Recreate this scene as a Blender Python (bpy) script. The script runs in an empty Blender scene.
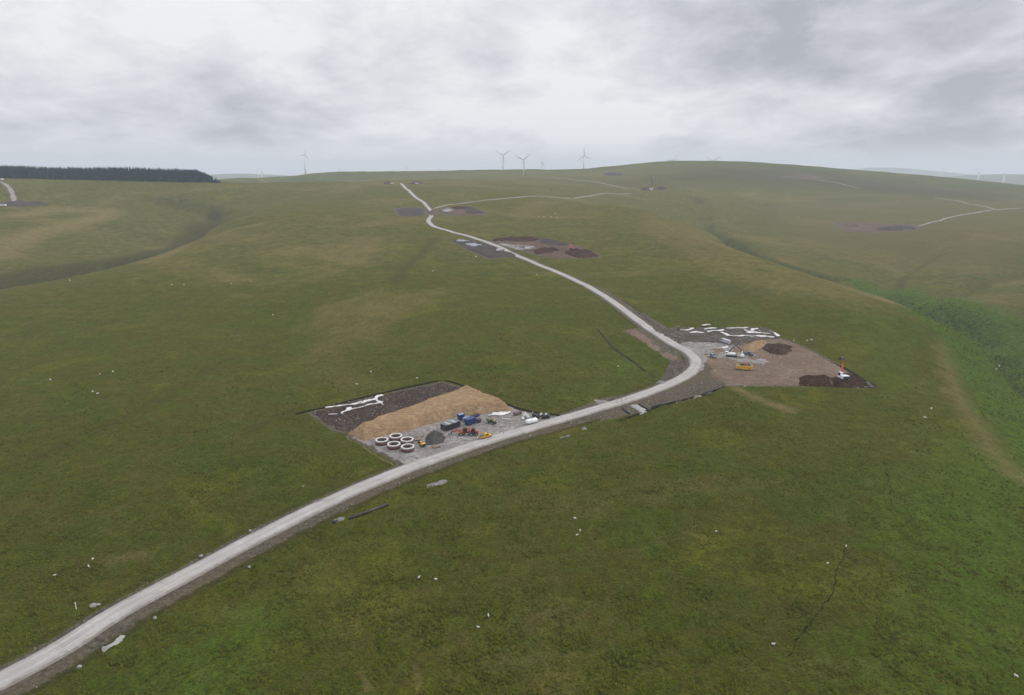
SKY = dict(loc=(3.1, 1.7, 0), dark=(0.43, 0.44, 0.49), mid=(0.72, 0.725, 0.76), bright=(0.92, 0.92, 0.935), horizon=(0.87, 0.87, 0.88), zen=0.75,
           lobes=[(350, 75, 60, .05), (595, 75, 120, .13), (890, 85, 45, -.16), (730, 40, 250, -.07), (645, 85, 700, -.05), (390, 45, 500, -.04), (30, 112, 300, -.07), (140, 116, 300, -.08), (250, 114, 300, -.06), (60, 50, 150, .06), (830, 135, 400, .06)])
HAZE = dict(col=(0.80, 0.88, 1.0), den=1.1e-4)
EXPO = 0.0
TUFTS = 150000
TC = ((0.040, 0.058, 0.004), (0.078, 0.090, 0.008), (0.060, 0.057, 0.008))
import bpy, bmesh, math, random
import numpy as np
from mathutils import Vector, noise as mnoise
from mathutils.geometry import delaunay_2d_cdt

R = math.radians
random.seed(7)
rng = np.random.default_rng(7)
scene = bpy.context.scene
COL = scene.collection

# ------------------------------------------------------------------ camera
W, H, FPX = 1024, 695, 683.0
PITCH = R(14.57)
CH = 95.0                       # eye height over the near moor
cP, sP = math.cos(PITCH), math.sin(PITCH)
cam_d = bpy.data.cameras.new('camera')
cam = bpy.data.objects.new('camera', cam_d)
COL.objects.link(cam)
cam.location = (0, 0, CH)
cam.rotation_euler = (math.pi / 2 - PITCH, 0, 0)
cam_d.sensor_width = 36.0
cam_d.lens = FPX * 36.0 / W
cam_d.clip_start = 1.0
cam_d.clip_end = 60000.0
scene.camera = cam


def ray(px, py):
    """direction of a picture point, scaled to one metre of forward distance"""
    u = (H / 2 - py)
    r = (px - W / 2)
    dy = cP * FPX + sP * u
    dz = -sP * FPX + cP * u
    return r / dy, dz / dy


# ------------------------------------------------------------------ terrain height field
CTRL = []


def cz(px, py, Z):
    dx, dz = ray(px, py)
    Y = (Z - CH) / dz
    CTRL.append((dx * Y, Y, Z))


def cy(px, py, Y):
    dx, dz = ray(px, py)
    CTRL.append((dx * Y, Y, CH + dz * Y))


def cw(X, Y, Z):
    CTRL.append((X, Y, Z))


for a in range(0, 360, 45):
    cw(25 * math.sin(R(a)), 25 * math.cos(R(a)), 0)
    if 90 < a < 270:
        cw(90 * math.sin(R(a)), 90 * math.cos(R(a)), 0)
for p in (-250, 0, 250, 512, 770, 1000):
    cz(p, 690, 0)
cz(1250, 690, -8)
for p in (0, 300, 600, 900):
    cz(p, 560, 0)
cz(1030, 560, -1); cz(1220, 560, -22)
for p in (-150, 0, 250, 512, 760):
    cz(p, 480, 0)
cz(935, 480, -0.5); cz(1015, 480, -3); cz(1160, 480, -30)
for p, z in ((-150, 1), (0, 1), (200, 0), (400, 0), (600, 0), (800, 0), (920, -1), (975, -5)):
    cz(p, 420, z)
cy(1024, 420, 300)
for p, z in ((0, 3), (200, 1), (450, 1), (700, 1), (860, 0.5), (925, -3)):
    cz(p, 360, z)
cy(985, 372, 395); cy(1024, 366, 430); cy(1000, 347, 490); cy(965, 322, 570); cy(868, 287, 720)
cz(940, 331, -3); cz(905, 308, 2.5); cz(873, 299, 5); cz(800, 272, 11); cz(745, 255, 17); cz(700, 238, 24)
cy(873, 302, 585); cy(800, 274, 700); cy(780, 266, 810); cy(745, 257, 760); cy(740, 250, 950); cy(712, 228, 1200); cy(703, 205, 1500)
# opposite hillside
cy(1024, 300, 600); cy(1170, 330, 520); cy(1170, 250, 900); cy(1024, 250, 930); cy(960, 296, 690); cy(900, 268, 850)
cy(850, 250, 950); cy(800, 236, 1130); cy(900, 228, 1180); cy(1024, 228, 1150); cy(1024, 208, 1600); cy(900, 200, 1750)
cy(800, 200, 1750); cy(755, 215, 1450); cy(760, 188, 1950); cy(860, 185, 2200); cy(1180, 215, 1600)
for p, y, Y in ((595, 168.5, 2700), (622, 165, 2700), (655, 162.3, 2650), (700, 161.4, 2600), (740, 162, 2650), (795, 165, 2700), (879, 171.6, 2750), (962, 179, 2750), (1024, 186, 2700), (1180, 203, 2600)):
    cy(p, y, Y)
cy(700, 177, 2100); cy(600, 185, 1900); cy(650, 190, 1750); cy(540, 176, 2300); cy(590, 171, 2600); cy(560, 196, 1400)
# the near ridge that carries the road
for p in (250, 450, 600, 720): cz(p, 300, 6)
for p in (300, 500, 650, 730): cz(p, 270, 12)
for p in (300, 500, 640): cz(p, 250, 18)
for p in (270, 400, 550, 640): cz(p, 230, 28)
for p in (255, 400, 550, 640): cz(p, 210, 38)
for p in (250, 400, 520): cz(p, 195, 53)
cy(260, 183.5, 1400); cy(330, 182, 1450); cy(400, 181.5, 1500); cy(470, 180.5, 1600)
cy(280, 185, 1800); cy(400, 182, 1950); cy(480, 178.5, 2200)
for p, y, Y in ((215, 184, 2400), (260, 181, 2600), (300, 177, 2700), (350, 172.5, 2750), (400, 171.5, 2800), (480, 170, 2850), (540, 169.4, 2800)):
    cy(p, y, Y)
# left shoulder, gully, left hill
cz(0, 292, 7); cz(80, 277, 10); cz(155, 258, 14); cz(208, 237, 22); cz(225, 222, 30)
cz(0, 330, 4); cz(-150, 312, 4); cz(110, 330, 4)
cy(0, 285, 650); cy(-150, 298, 600); cy(60, 275, 700); cy(130, 262, 770); cy(180, 246, 850); cy(208, 229, 950); cy(214, 217, 1040); cy(175, 203, 1120)
cy(0, 262, 715); cy(0, 240, 790); cy(80, 242, 850); cy(150, 226, 970); cy(0, 205, 1000); cy(100, 205, 1070)
cy(0, 178.8, 1200); cy(100, 180.6, 1230); cy(150, 181.6, 1250); cy(210, 182.7, 1290); cy(-150, 176, 1200)
cy(0, 179.8, 1400); cy(100, 181.6, 1430); cy(210, 183.2, 1480); cy(0, 183, 1800); cy(100, 183.8, 1800)
for p, y, Y in ((240, 180.5, 3000), (260, 179.5, 3000), (300, 176, 3000), (350, 174.2, 3050), (400, 173.2, 3100), (480, 171.6, 3100), (540, 170.9, 3050), (595, 169.8, 3000), (622, 166.6, 2950), (800, 166.5, 3000), (879, 173.5, 3050)):
    cy(p, y, Y)
cy(215, 184, 2650); cy(240, 182.5, 2750); cy(262, 181, 2850); cy(225, 184.5, 2900); cy(282, 179.2, 2850); cy(100, 185, 2600); cy(180, 184, 2600); cy(215, 183, 3400); cy(300, 177, 3500); cy(400, 174.5, 3600); cy(540, 172.5, 3600); cy(700, 166, 3500); cy(850, 174, 3500); cy(0, 186, 2600); cy(0, 190, 3500)
cw(-1300, 1800, 62); cw(-700, 1900, 60); cw(-900, 2600, 20); cw(-2400, 2600, 0)
for a, z in ((-60, -30), (-40, -40), (-20, -20), (0, 10), (10, 20), (20, 10), (30, -30), (45, -50), (60, -60)):
    cw(4300 * math.sin(R(a)), 4300 * math.cos(R(a)), z)
    cw(8000 * math.sin(R(a)), 8000 * math.cos(R(a)), -50)
for a in (-100, 100, 180):
    for r_ in (400, 1500):
        cw(r_ * math.sin(R(a)), r_ * math.cos(R(a)), -20 * r_ / 1500)
CTRL = np.array(CTRL)


def uv_of(X, Y):
    r = np.sqrt(X * X + Y * Y) + 30.0
    return np.arctan2(X, Y), np.log(r)


cu, cv = uv_of(CTRL[:, 0], CTRL[:, 1])
n = len(CTRL)


def tpk(d2):
    return 0.5 * d2 * np.log(d2 + 1e-12)


K = tpk((cu[:, None] - cu[None]) ** 2 + (cv[:, None] - cv[None]) ** 2) + np.eye(n) * 3e-5
Pm = np.stack([np.ones(n), cu, cv], 1)
A = np.zeros((n + 3, n + 3)); A[:n, :n] = K; A[:n, n:] = Pm; A[n:, :n] = Pm.T
wts = np.linalg.solve(A, np.concatenate([CTRL[:, 2], np.zeros(3)]))

_perm = rng.random((256, 256))


def vnoise(x, y):
    xi = np.floor(x).astype(int); yi = np.floor(y).astype(int)
    fx = x - xi; fy = y - yi
    fx = fx * fx * (3 - 2 * fx); fy = fy * fy * (3 - 2 * fy)
    g = lambda a, b: _perm[a & 255, b & 255]
    return ((g(xi, yi) * (1 - fx) + g(xi + 1, yi) * fx) * (1 - fy) + (g(xi, yi + 1) * (1 - fx) + g(xi + 1, yi + 1) * fx) * fy) * 2 - 1


def far_hill(px, py, Y, wpx, depth=900.0):
    dx, dz = ray(px, py)
    return dx * Y, Y, CH + dz * Y + 50, wpx / FPX * Y, depth


FARH = [far_hill(265, 175.5, 9500, 42), far_hill(215, 177, 9000, 30), far_hill(130, 174, 11000, 90), far_hill(320, 176, 11000, 70),
        far_hill(1010, 167, 14500, 70), far_hill(930, 168.5, 14500, 50), far_hill(870, 169, 14500, 45), far_hill(1120, 164, 14500, 90),
        far_hill(985, 176, 8500, 45), far_hill(1070, 174, 8500, 60), far_hill(672, 159.6, 9500, 18, 700)]


def hgt(X, Y):
    X = np.asarray(X, float); Y = np.asarray(Y, float)
    sh = X.shape
    x = X.ravel(); y = Y.ravel()
    out = np.empty(x.size)
    for s in range(0, x.size, 40000):
        u, v = uv_of(x[s:s + 40000], y[s:s + 40000])
        d2 = (u[:, None] - cu[None]) ** 2 + (v[:, None] - cv[None]) ** 2
        out[s:s + 40000] = tpk(d2) @ wts[:n] + wts[n] + wts[n + 1] * u + wts[n + 2] * v
    r = np.hypot(x, y)
    out = np.clip(out, -75, 130)
    t = np.clip((r - 4200) / 2500, 0, 1)
    out = out * (1 - t) - 50 * t
    amp = np.clip(r / 500, 0.15, 1.5)
    out += amp * (0.9 * vnoise(x / 70, y / 70) + 0.45 * vnoise(x / 29 + 9, y / 29) + 0.22 * vnoise(x / 13, y / 13 + 5))
    for (gl, gw, gd) in GULLY:
        m = (x > gl[:, 0].min() - 3 * gw) & (x < gl[:, 0].max() + 3 * gw) & (y > gl[:, 1].min() - 3 * gw) & (y < gl[:, 1].max() + 3 * gw)
        if m.any():
            dd = dist_line(x[m], y[m], gl) + gw * .25 * vnoise(x[m] / 37, y[m] / 37)
            out[m] -= gd * np.exp(-(dd / gw) ** 2)
    for (hx, hy, hh, hw, hd) in FARH:
        out += hh * np.exp(-((x - hx) / hw) ** 2 - ((y - hy) / hd) ** 2) * (r > 3000)
    return out.reshape(sh)


GULLY = []


def h1(x, y):
    return float(hgt(np.array([x]), np.array([y]))[0])


_T = np.exp(np.linspace(math.log(60), math.log(14000), 2600))


def P(px, py):
    """the ground point seen at a picture point: (x, y, z)"""
    dx, dz = ray(px, py)
    lo_i = None
    z = CH + dz * _T
    below = z - hgt(dx * _T, _T) < 0
    i = int(np.argmax(below))
    if not below[i]:
        i = int(np.argmin(np.where(_T < 3200, z - hgt(dx * _T, _T), 1e9)))
        t = _T[i]
        return Vector((dx * t, t, h1(dx * t, t)))
    lo, hi = _T[max(i - 1, 0)], _T[i]
    tt = np.linspace(lo, hi, 60)
    b = (CH + dz * tt - hgt(dx * tt, tt)) < 0
    t = tt[int(np.argmax(b))] if b.any() else hi
    return Vector((dx * t, t, h1(dx * t, t)))


def at(px, Y):
    dx, _ = ray(px, 176)
    return Vector((dx * Y, Y, h1(dx * Y, Y)))


def PP(pts):
    return [P(*p) for p in pts]


def spline(pts, step):
    """Catmull-Rom through ground points, resampled evenly in plan: array (n,2)"""
    p = np.array([(q[0], q[1]) for q in pts])
    p = np.vstack([2 * p[0] - p[1], p, 2 * p[-1] - p[-2]])
    out = []
    for i in range(1, len(p) - 2):
        t = np.linspace(0, 1, 40, endpoint=False)[:, None]
        a, b, c, d = p[i - 1], p[i], p[i + 1], p[i + 2]
        out.append(0.5 * (2 * b + (c - a) * t + (2 * a - 5 * b + 4 * c - d) * t ** 2 + (3 * b - a - 3 * c + d) * t ** 3))
    out = np.vstack(out + [p[-2][None]])
    s = np.concatenate([[0], np.cumsum(np.hypot(*np.diff(out, axis=0).T))])
    m = max(3, int(s[-1] / step))
    q = np.linspace(0, s[-1], m)
    return np.stack([np.interp(q, s, out[:, 0]), np.interp(q, s, out[:, 1])], 1)


def dist_line(x, y, line, signed=False):
    """distance of many points to a dense polyline (positive to the right of its direction when signed)"""
    best = np.full(x.shape, 1e9); sg = np.zeros(x.shape)
    a = line[:-1]; b = line[1:]
    for (p, q) in zip(a, b):
        d = q - p; L2 = d @ d + 1e-9
        t = np.clip(((x - p[0]) * d[0] + (y - p[1]) * d[1]) / L2, 0, 1)
        ex = x - p[0] - t * d[0]; ey = y - p[1] - t * d[1]
        dd = np.hypot(ex, ey)
        m = dd < best
        best = np.where(m, dd, best)
        if signed:
            sg = np.where(m, np.sign(ex * d[1] - ey * d[0]), sg)
    return best * sg if signed else best


def inside(x, y, poly):
    c = np.zeros(x.shape, bool)
    m = len(poly)
    for i in range(m):
        x0, y0 = poly[i][0], poly[i][1]; x1, y1 = poly[(i + 1) % m][0], poly[(i + 1) % m][1]
        k = ((y0 > y) != (y1 > y)) & (x < (x1 - x0) * (y - y0) / (y1 - y0 + 1e-12) + x0)
        c ^= k
    return c


def poly_sd(x, y, poly):
    """signed distance to a polygon, positive inside"""
    line = np.array([(p[0], p[1]) for p in poly] + [(poly[0][0], poly[0][1])])
    d = dist_line(x, y, line)
    return np.where(inside(x, y, poly), d, -d)


# ------------------------------------------------------------------ materials
def new_mat(name):
    m = bpy.data.materials.new(name); m.use_nodes = True
    nt = m.node_tree
    b = nt.nodes['Principled BSDF']
    return m, nt, b


def nd(nt, typ, **kw):
    q = nt.nodes.new(typ)
    for k, v in kw.items():
        if k.startswith('i_'):
            q.inputs[int(k[2:]) if k[2:].isdigit() else k[2:]].default_value = v
        else:
            setattr(q, k, v)
    return q


def lk(nt, a, b):
    nt.links.new(a, b)


def mixc(nt, fac, c1, c2, blend='MIX'):
    q = nt.nodes.new('ShaderNodeMix'); q.data_type = 'RGBA'; q.blend_type = blend
    for s, v in ((q.inputs[0], fac), (q.inputs[6], c1), (q.inputs[7], c2)):
        if hasattr(v, 'is_linked'):
            lk(nt, v, s)
        else:
            s.default_value = v if not isinstance(v, tuple) or len(v) == 4 else (*v, 1)
    return q.outputs[2]


def math_(nt, op, a, b=None, c=None, clamp=False):
    q = nt.nodes.new('ShaderNodeMath'); q.operation = op; q.use_clamp = clamp
    for i, v in enumerate((a, b, c)):
        if v is None: continue
        if hasattr(v, 'is_linked'): lk(nt, v, q.inputs[i])
        else: q.inputs[i].default_value = v
    return q.outputs[0]


def smooth(nt, v, lo, hi, a=0.0, b=1.0):
    q = nt.nodes.new('ShaderNodeMapRange'); q.interpolation_type = 'SMOOTHSTEP'
    lk(nt, v, q.inputs[0])
    for i, t in enumerate((lo, hi, a, b)): q.inputs[i + 1].default_value = t
    return q.outputs[0]


def noise(nt, co, scale, detail=4, rough=0.55, dist=0.0):
    q = nt.nodes.new('ShaderNodeTexNoise'); q.inputs['Scale'].default_value = scale
    q.inputs['Detail'].default_value = detail; q.inputs['Roughness'].default_value = rough; q.inputs['Distortion'].default_value = dist
    if co is not None: lk(nt, co, q.inputs['Vector'])
    return q.outputs['Fac']


def simple(name, col, rough=0.6, var=0.15, scale=1.5, metal=0.0, bump=0.0):
    m, nt, b = new_mat(name)
    tc = nd(nt, 'ShaderNodeTexCoord')
    f = noise(nt, tc.outputs['Object'], scale, 5, 0.6)
    f = smooth(nt, f, 0.3, 0.7)
    lo = tuple(max(0, c * (1 - var)) for c in col); hi = tuple(min(1, c * (1 + var)) for c in col)
    lk(nt, mixc(nt, f, lo, hi), b.inputs['Base Color'])
    b.inputs['Roughness'].default_value = rough; b.inputs['Metallic'].default_value = metal
    if bump:
        bp = nd(nt, 'ShaderNodeBump'); bp.inputs['Strength'].default_value = 0.6; bp.inputs['Distance'].default_value = bump
        lk(nt, noise(nt, tc.outputs['Object'], scale * 3, 5, 0.65), bp.inputs['Height']); lk(nt, bp.outputs[0], b.inputs['Normal'])
    return m


def earth(name, c_dark, c_mid, c_light, s1=0.08, s2=0.9, bump=0.35, speck=None, speck_thr=0.66, streak=None):
    """bare ground: two scales of colour variation, lumps, optional stone specks"""
    m, nt, b = new_mat(name)
    tc = nd(nt, 'ShaderNodeTexCoord'); co = tc.outputs['Object']
    a = smooth(nt, noise(nt, co, s1, 5, 0.6, 0.6), 0.35, 0.65)
    f = smooth(nt, noise(nt, co, s2, 6, 0.7), 0.3, 0.7)
    c = mixc(nt, f, c_dark, mixc(nt, a, c_mid, c_light))
    if streak is not None:
        mp = nd(nt, 'ShaderNodeMapping'); lk(nt, co, mp.inputs[0]); mp.inputs['Rotation'].default_value = (0, 0, -streak); mp.inputs['Scale'].default_value = (0.10, 0.65, 1)
        k = smooth(nt, noise(nt, mp.outputs[0], 1.0, 5, 0.65, 2.2), 0.34, 0.66)
        c = mixc(nt, 1.0, c, mixc(nt, k, (0.78, 0.77, 0.76), (1.14, 1.14, 1.14)), 'MULTIPLY')
    if speck:
        s = smooth(nt, noise(nt, co, 1.6, 2, 0.5), speck_thr, speck_thr + 0.05)
        c = mixc(nt, s, c, speck)
    lk(nt, c, b.inputs['Base Color'])
    b.inputs['Roughness'].default_value = 0.95; b.inputs['Specular IOR Level'].default_value = 0.02
    bp = nd(nt, 'ShaderNodeBump'); bp.inputs['Strength'].default_value = 0.8; bp.inputs['Distance'].default_value = bump
    lk(nt, f, bp.inputs['Height']); lk(nt, bp.outputs[0], b.inputs['Normal'])
    return m


# streams cut into the moor
_g = [([(-60, 296), (0, 285), (60, 274.5), (130, 261.5), (180, 245), (207, 229), (214, 219), (206, 209), (180, 203), (160, 200)], 19, 15),
      ([(1060, 400), (1024, 366), (1000, 347), (965, 322), (930, 304), (900, 295), (868, 287), (820, 275), (780, 264.5), (745, 250), (712, 228), (703, 212), (698, 198)], 19, 15),
      ([(872, 288), (888, 277), (906, 267), (918, 257), (932, 246), (960, 236)], 17, 9), ([(893, 295), (925, 296), (955, 291), (990, 282), (1040, 276)], 15, 8),
      ([(745, 250), (728, 246), (700, 236), (690, 226)], 18, 5), ([(712, 228), (735, 218), (765, 205)], 24, 6), ([(180, 246), (150, 240), (120, 232)], 18, 5)]
GULLY_LINES = [(spline(PP(a), 12.0), w_, d_) for a, w_, d_ in _g]
GULLY += GULLY_LINES

# ------------------------------------------------------------------ roads (lines first: the ground needs them)
ROAD_PX = [(-130, 735), (-60, 709), (0, 681), (60, 649), (120, 611), (200, 568), (280, 526), (360, 488), (440, 457), (500, 437), (545, 424), (600, 408), (650, 392),
           (684, 377), (696, 364), (689, 353), (668, 341), (640, 322), (610, 300), (570, 278), (530, 261), (490, 243.5), (455, 233), (433, 226),
           (428.5, 220), (432, 213), (427, 206.5), (413, 195), (401, 183.5)]
ROAD = spline(PP(ROAD_PX), 3.0)
TRACKS_PX = {
    'ridge': [(433, 209), (445, 205.5), (480, 201), (510, 198), (540, 196.3), (600, 194), (632, 193.5)],
    'upper': [(541, 177.3), (560, 178.5), (580, 180.3), (600, 182.8), (620, 187), (640, 190)],
    'site': [(918, 226), (930, 222.5), (950, 217.5), (970, 213.5), (990, 210.3), (1010, 208.8), (1034, 208.5)],
    'fork': [(996, 209.5), (982, 206), (965, 203), (948, 199.5), (935, 198)],
    'hill': [(780, 177), (800, 178), (820, 180.3), (840, 183.5), (858, 188)],
    'west': [(-25, 180), (0, 182.3), (6, 185), (10.5, 190), (13, 196), (14.5, 203)],
}
TRACKS = {k: spline(PP(v), 6.0) for k, v in TRACKS_PX.items()}
DITCH_PX = {
    'pad': [(296, 413.5), (325, 407), (360, 398), (410, 386.5), (442, 380.5), (464, 386), (485, 394), (515, 407), (540, 413), (560, 415)],
    'bend': [(598, 329), (604, 337), (614, 348), (628, 358), (643, 369), (655, 378)],
    'spur': [(607, 338), (619, 333)],
    'edge': [(790, 347), (815, 357), (842, 367), (858, 376), (875, 386)],
    'foot': [(620, 420), (640, 413), (662, 405), (690, 398), (712, 391), (724, 387)],
    
}
DITCH = {k: spline(PP(v), 2.0) for k, v in DITCH_PX.items()}
PADS = {
    'peat': [(309, 413), (327, 408), (343, 402), (385, 395), (410, 388.5), (442, 382.5), (464, 388), (452, 396), (411, 409), (373, 422), (350, 433), (334, 431)],
    'gravel': [(347, 436), (380, 430), (420, 420), (470, 405), (505, 403), (520, 410), (544, 415), (560, 417.5), (560, 421), (528, 432), (480, 446), (427, 464), (402, 466), (385, 456)],
    'soil': [(700, 350), (742, 345), (750, 343), (762, 339.5), (782, 338.5), (806, 347.5), (841, 366.5), (857, 377), (873, 386.5), (863, 388), (792, 386), (726, 386), (709, 375)],
    'hard': [(676, 341), (726, 342), (745, 349), (760, 355), (775, 362), (767, 366.5), (734, 363), (708, 361), (701, 372), (688, 368), (686, 352)],
    'lay': [(650, 325), (668, 328.5), (678, 327.5), (767, 328), (780, 339), (760, 342), (742, 344), (678, 343), (655, 334)],
    'mat3': [(451, 241), (469, 239.5), (484, 243), (512, 252), (520, 256.5), (489, 258.5), (466, 249)],
    'peat3': [(487, 241), (535, 238), (562, 243), (580, 246), (602, 256.5), (560, 258.5), (545, 257), (500, 244)],
    'peat4': [(394, 208.5), (413, 207.5), (425, 208.5), (426, 215), (400, 216.5)],
    'peat4b': [(434, 208.5), (474, 207.5), (488, 215), (461, 215.5), (438, 214)],
    'site5': [(835, 223), (850, 222.5), (917, 225), (919, 230), (873, 232.5), (845, 231)],
}
PADS = {k: PP(v) for k, v in PADS.items()}

# ------------------------------------------------------------------ the moor: one fan-shaped sheet
NA, NR = 1200, 960
ang = np.linspace(R(-68), R(68), NA)
rad = np.exp(np.linspace(math.log(70), math.log(16000), NR))
AA, RR = np.meshgrid(ang, rad)
TX = (RR * np.sin(AA)); TY = (RR * np.cos(AA))
inner_r = np.array([8.0, 25.0, 45.0])
IA, IR = np.meshgrid(ang, inner_r)
TX = np.vstack([IR * np.sin(IA), TX]); TY = np.vstack([IR * np.cos(IA), TY])
TZ = hgt(TX, TY)
fx, fy = TX.ravel(), TY.ravel()
fr = np.hypot(fx, fy)


def near_mask(line, margin):
    return (fx > line[:, 0].min() - margin) & (fx < line[:, 0].max() + margin) & (fy > line[:, 1].min() - margin) & (fy < line[:, 1].max() + margin)


def field_line(line, margin, signed=False):
    out = np.full(fx.shape, 99.0)
    m = near_mask(line, margin)
    if m.any():
        out[m] = dist_line(fx[m], fy[m], line, signed)
    return out


road_sd = field_line(ROAD, 40, True)
road_d = np.abs(road_sd)
track_d = np.full(fx.shape, 99.0)
for k in TRACKS:
    track_d = np.minimum(track_d, field_line(TRACKS[k], 40))
ditch_d = np.full(fx.shape, 99.0)
for k in DITCH:
    ditch_d = np.minimum(ditch_d, field_line(DITCH[k], 12))
pad_d = np.full(fx.shape, -99.0)
for k in PADS:
    pl = np.array([(p[0], p[1]) for p in PADS[k]])
    m = near_mask(pl, 30)
    if m.any():
        pad_d[m] = np.maximum(pad_d[m], poly_sd(fx[m], fy[m], PADS[k]))
clear = np.clip((np.minimum(np.minimum(road_d - 4, track_d - 4), -pad_d) - 1) / 5, 0, 1)
tuss = 0.26 * vnoise(fx / 1.7, fy / 1.7) + 0.16 * vnoise(fx / 0.9, fy / 0.9) + 0.30 * vnoise(fx / 5.3, fy / 5.3)
TZf = TZ.ravel() + tuss * clear * np.clip(1.6 - fr / 500, 0.0, 1)
TZf -= 0.5 * np.clip(1 - ditch_d / 1.2, 0, 1)
# under the road the ground lies a little lower, so the ribbon always shows
TZf -= 0.25 * np.clip(1 - road_d / 3.6, 0, 1) ** 0.5


def blob(pts, width, soft=1.0):
    """1 along a line of ground points, fading to 0 at `width` metres"""
    ln = spline(PP(pts), max(4.0, width / 6)) if len(pts) > 1 else None
    d = field_line(ln, width * 1.2)
    return np.clip(1 - d / width, 0, 1) ** soft


def area(pts, soft):
    poly = PP(pts)
    pl = np.array([(p[0], p[1]) for p in poly])
    out = np.zeros(fx.shape)
    m = near_mask(pl, soft + 1)
    out[m] = np.clip(0.5 + poly_sd(fx[m], fy[m], poly) / (2 * soft), 0, 1)
    return out


mx = np.maximum.reduce
# verge of bare stony soil: wide on the downhill side of the road
side = np.where(road_sd > 0, 8.0, 5.0)
side = side * np.clip(fr / 260, 0.9, 1.0) * np.where(fy > 520, 0.75, 1.0)
verge = np.clip(1 - (road_d - 2.9) / (2 * (side - 2.9)), 0, 1)
verge = np.maximum(verge, np.clip(1 - (track_d - 2) / 6, 0, 1))
verge_area = area([(640, 328), (655, 340), (678, 352), (684, 362), (676, 376), (655, 388), (664, 374), (671, 362), (655, 348), (628, 334), (622, 330)], 2.5)
verge_area = np.maximum(verge_area, area([(690, 376), (710, 375), (724, 388), (700, 397), (665, 405), (640, 412), (600, 422), (600, 409), (650, 395)], 1.5))
verge_area = np.maximum(verge_area, area([(642, 312), (668, 328), (690, 342), (678, 345), (655, 332), (640, 320)], 2.0))
verge_area = np.maximum(verge_area, area([(560, 415), (602, 398), (640, 392), (640, 398), (560, 422)], 1.5))
verge = np.maximum(verge, verge_area)
verge = np.maximum(verge, np.clip(0.62 + pad_d / np.clip(fr / 45, 5, 40), 0, .62))
# dark green bracken and rushes along the streams
brk = mx([blob([(-30, 290), (20, 282), (60, 274), (100, 268), (130, 262), (160, 254), (185, 245), (205, 235)], 22, 0.8) * 0.34,
          blob([(205, 235), (214, 224), (213, 217), (200, 207), (180, 203)], 20) * 0.3,
          blob([(1060, 385), (1024, 364), (1000, 346), (965, 320), (930, 305), (900, 296), (868, 287)], 34, 0.7),
          blob([(868, 287), (820, 274), (780, 263), (765, 258), (745, 250), (725, 240), (708, 228)], 24) * 0.45,
          area([(905, 310), (940, 318), (990, 345), (1040, 380), (1060, 500), (1010, 450), (975, 400), (950, 350), (930, 325)], 18),
          area([(890, 292), (920, 288), (970, 300), (1024, 320), (1060, 340), (1040, 372), (1000, 345), (960, 318)], 20) * 0.95,
          blob([(930, 290), (880, 298), (840, 288)], 18) * 0.3])
# sun-bleached and reddish moor grass
tan = mx([blob([(300, 230), (360, 220), (400, 212)], 60) * 0.42, blob([(150, 262), (190, 243), (225, 232), (260, 224)], 34) * 0.75,
          blob([(20, 215), (60, 210), (110, 212), (70, 225), (30, 235), (0, 255)], 60) * 0.85,
          blob([(195, 190), (230, 187), (250, 186)], 60) * 0.6,
          blob([(946, 338), (950, 370), (962, 400), (980, 430), (1000, 458), (1024, 480), (1060, 500)], 13, 0.7) * 0.6,
          blob([(745, 250), (800, 268), (850, 286), (885, 300)], 28) * 0.75,
          blob([(760, 240), (800, 246), (850, 258), (900, 275)], 75) * 0.6,
          blob([(690, 205), (720, 215), (745, 232)], 90) * 0.5,
          blob([(715, 172), (735, 176), (760, 180)], 130) * 0.55,
          blob([(770, 200), (850, 196), (930, 195)], 160) * 0.5,
          blob([(880, 210), (900, 212), (905, 232), (930, 240), (950, 250)], 40) * 0.5,
          blob([(985, 330), (1005, 320), (1000, 312)], 14) * 0.8,
          0.36 * np.clip((fr - 300) / 400, 0, 1) * (fr < 2600) + 0.05,
          area([(640, 205), (740, 245), (880, 298), (925, 326), (860, 318), (760, 300), (680, 270), (610, 230)], 40) * 0.55,
          area([(740, 200), (860, 196), (1060, 200), (1060, 290), (960, 285), (880, 280), (800, 262), (745, 240)], 90) * 0.55,
          area([(640, 215), (700, 205), (740, 240), (720, 250), (660, 240)], 60) * 0.4,
          blob([(1000, 285), (1040, 280)], 40) * 0.7,
          blob([(640, 210), (690, 225), (720, 250)], 90) * 0.4,
          blob([(735, 388), (760, 400), (790, 410)], 9) * 0.75,
          blob([(362, 672), (370, 690)], 2.6) * 0.6, blob([(415, 668), (420, 690)], 2.4) * 0.55,
          blob([(645, 525), (658, 538)], 4.0) * 0.4, blob([(690, 532), (703, 540)], 4.0) * 0.45,
          blob([(110, 560), (140, 555)], 9) * 0.5])
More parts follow.
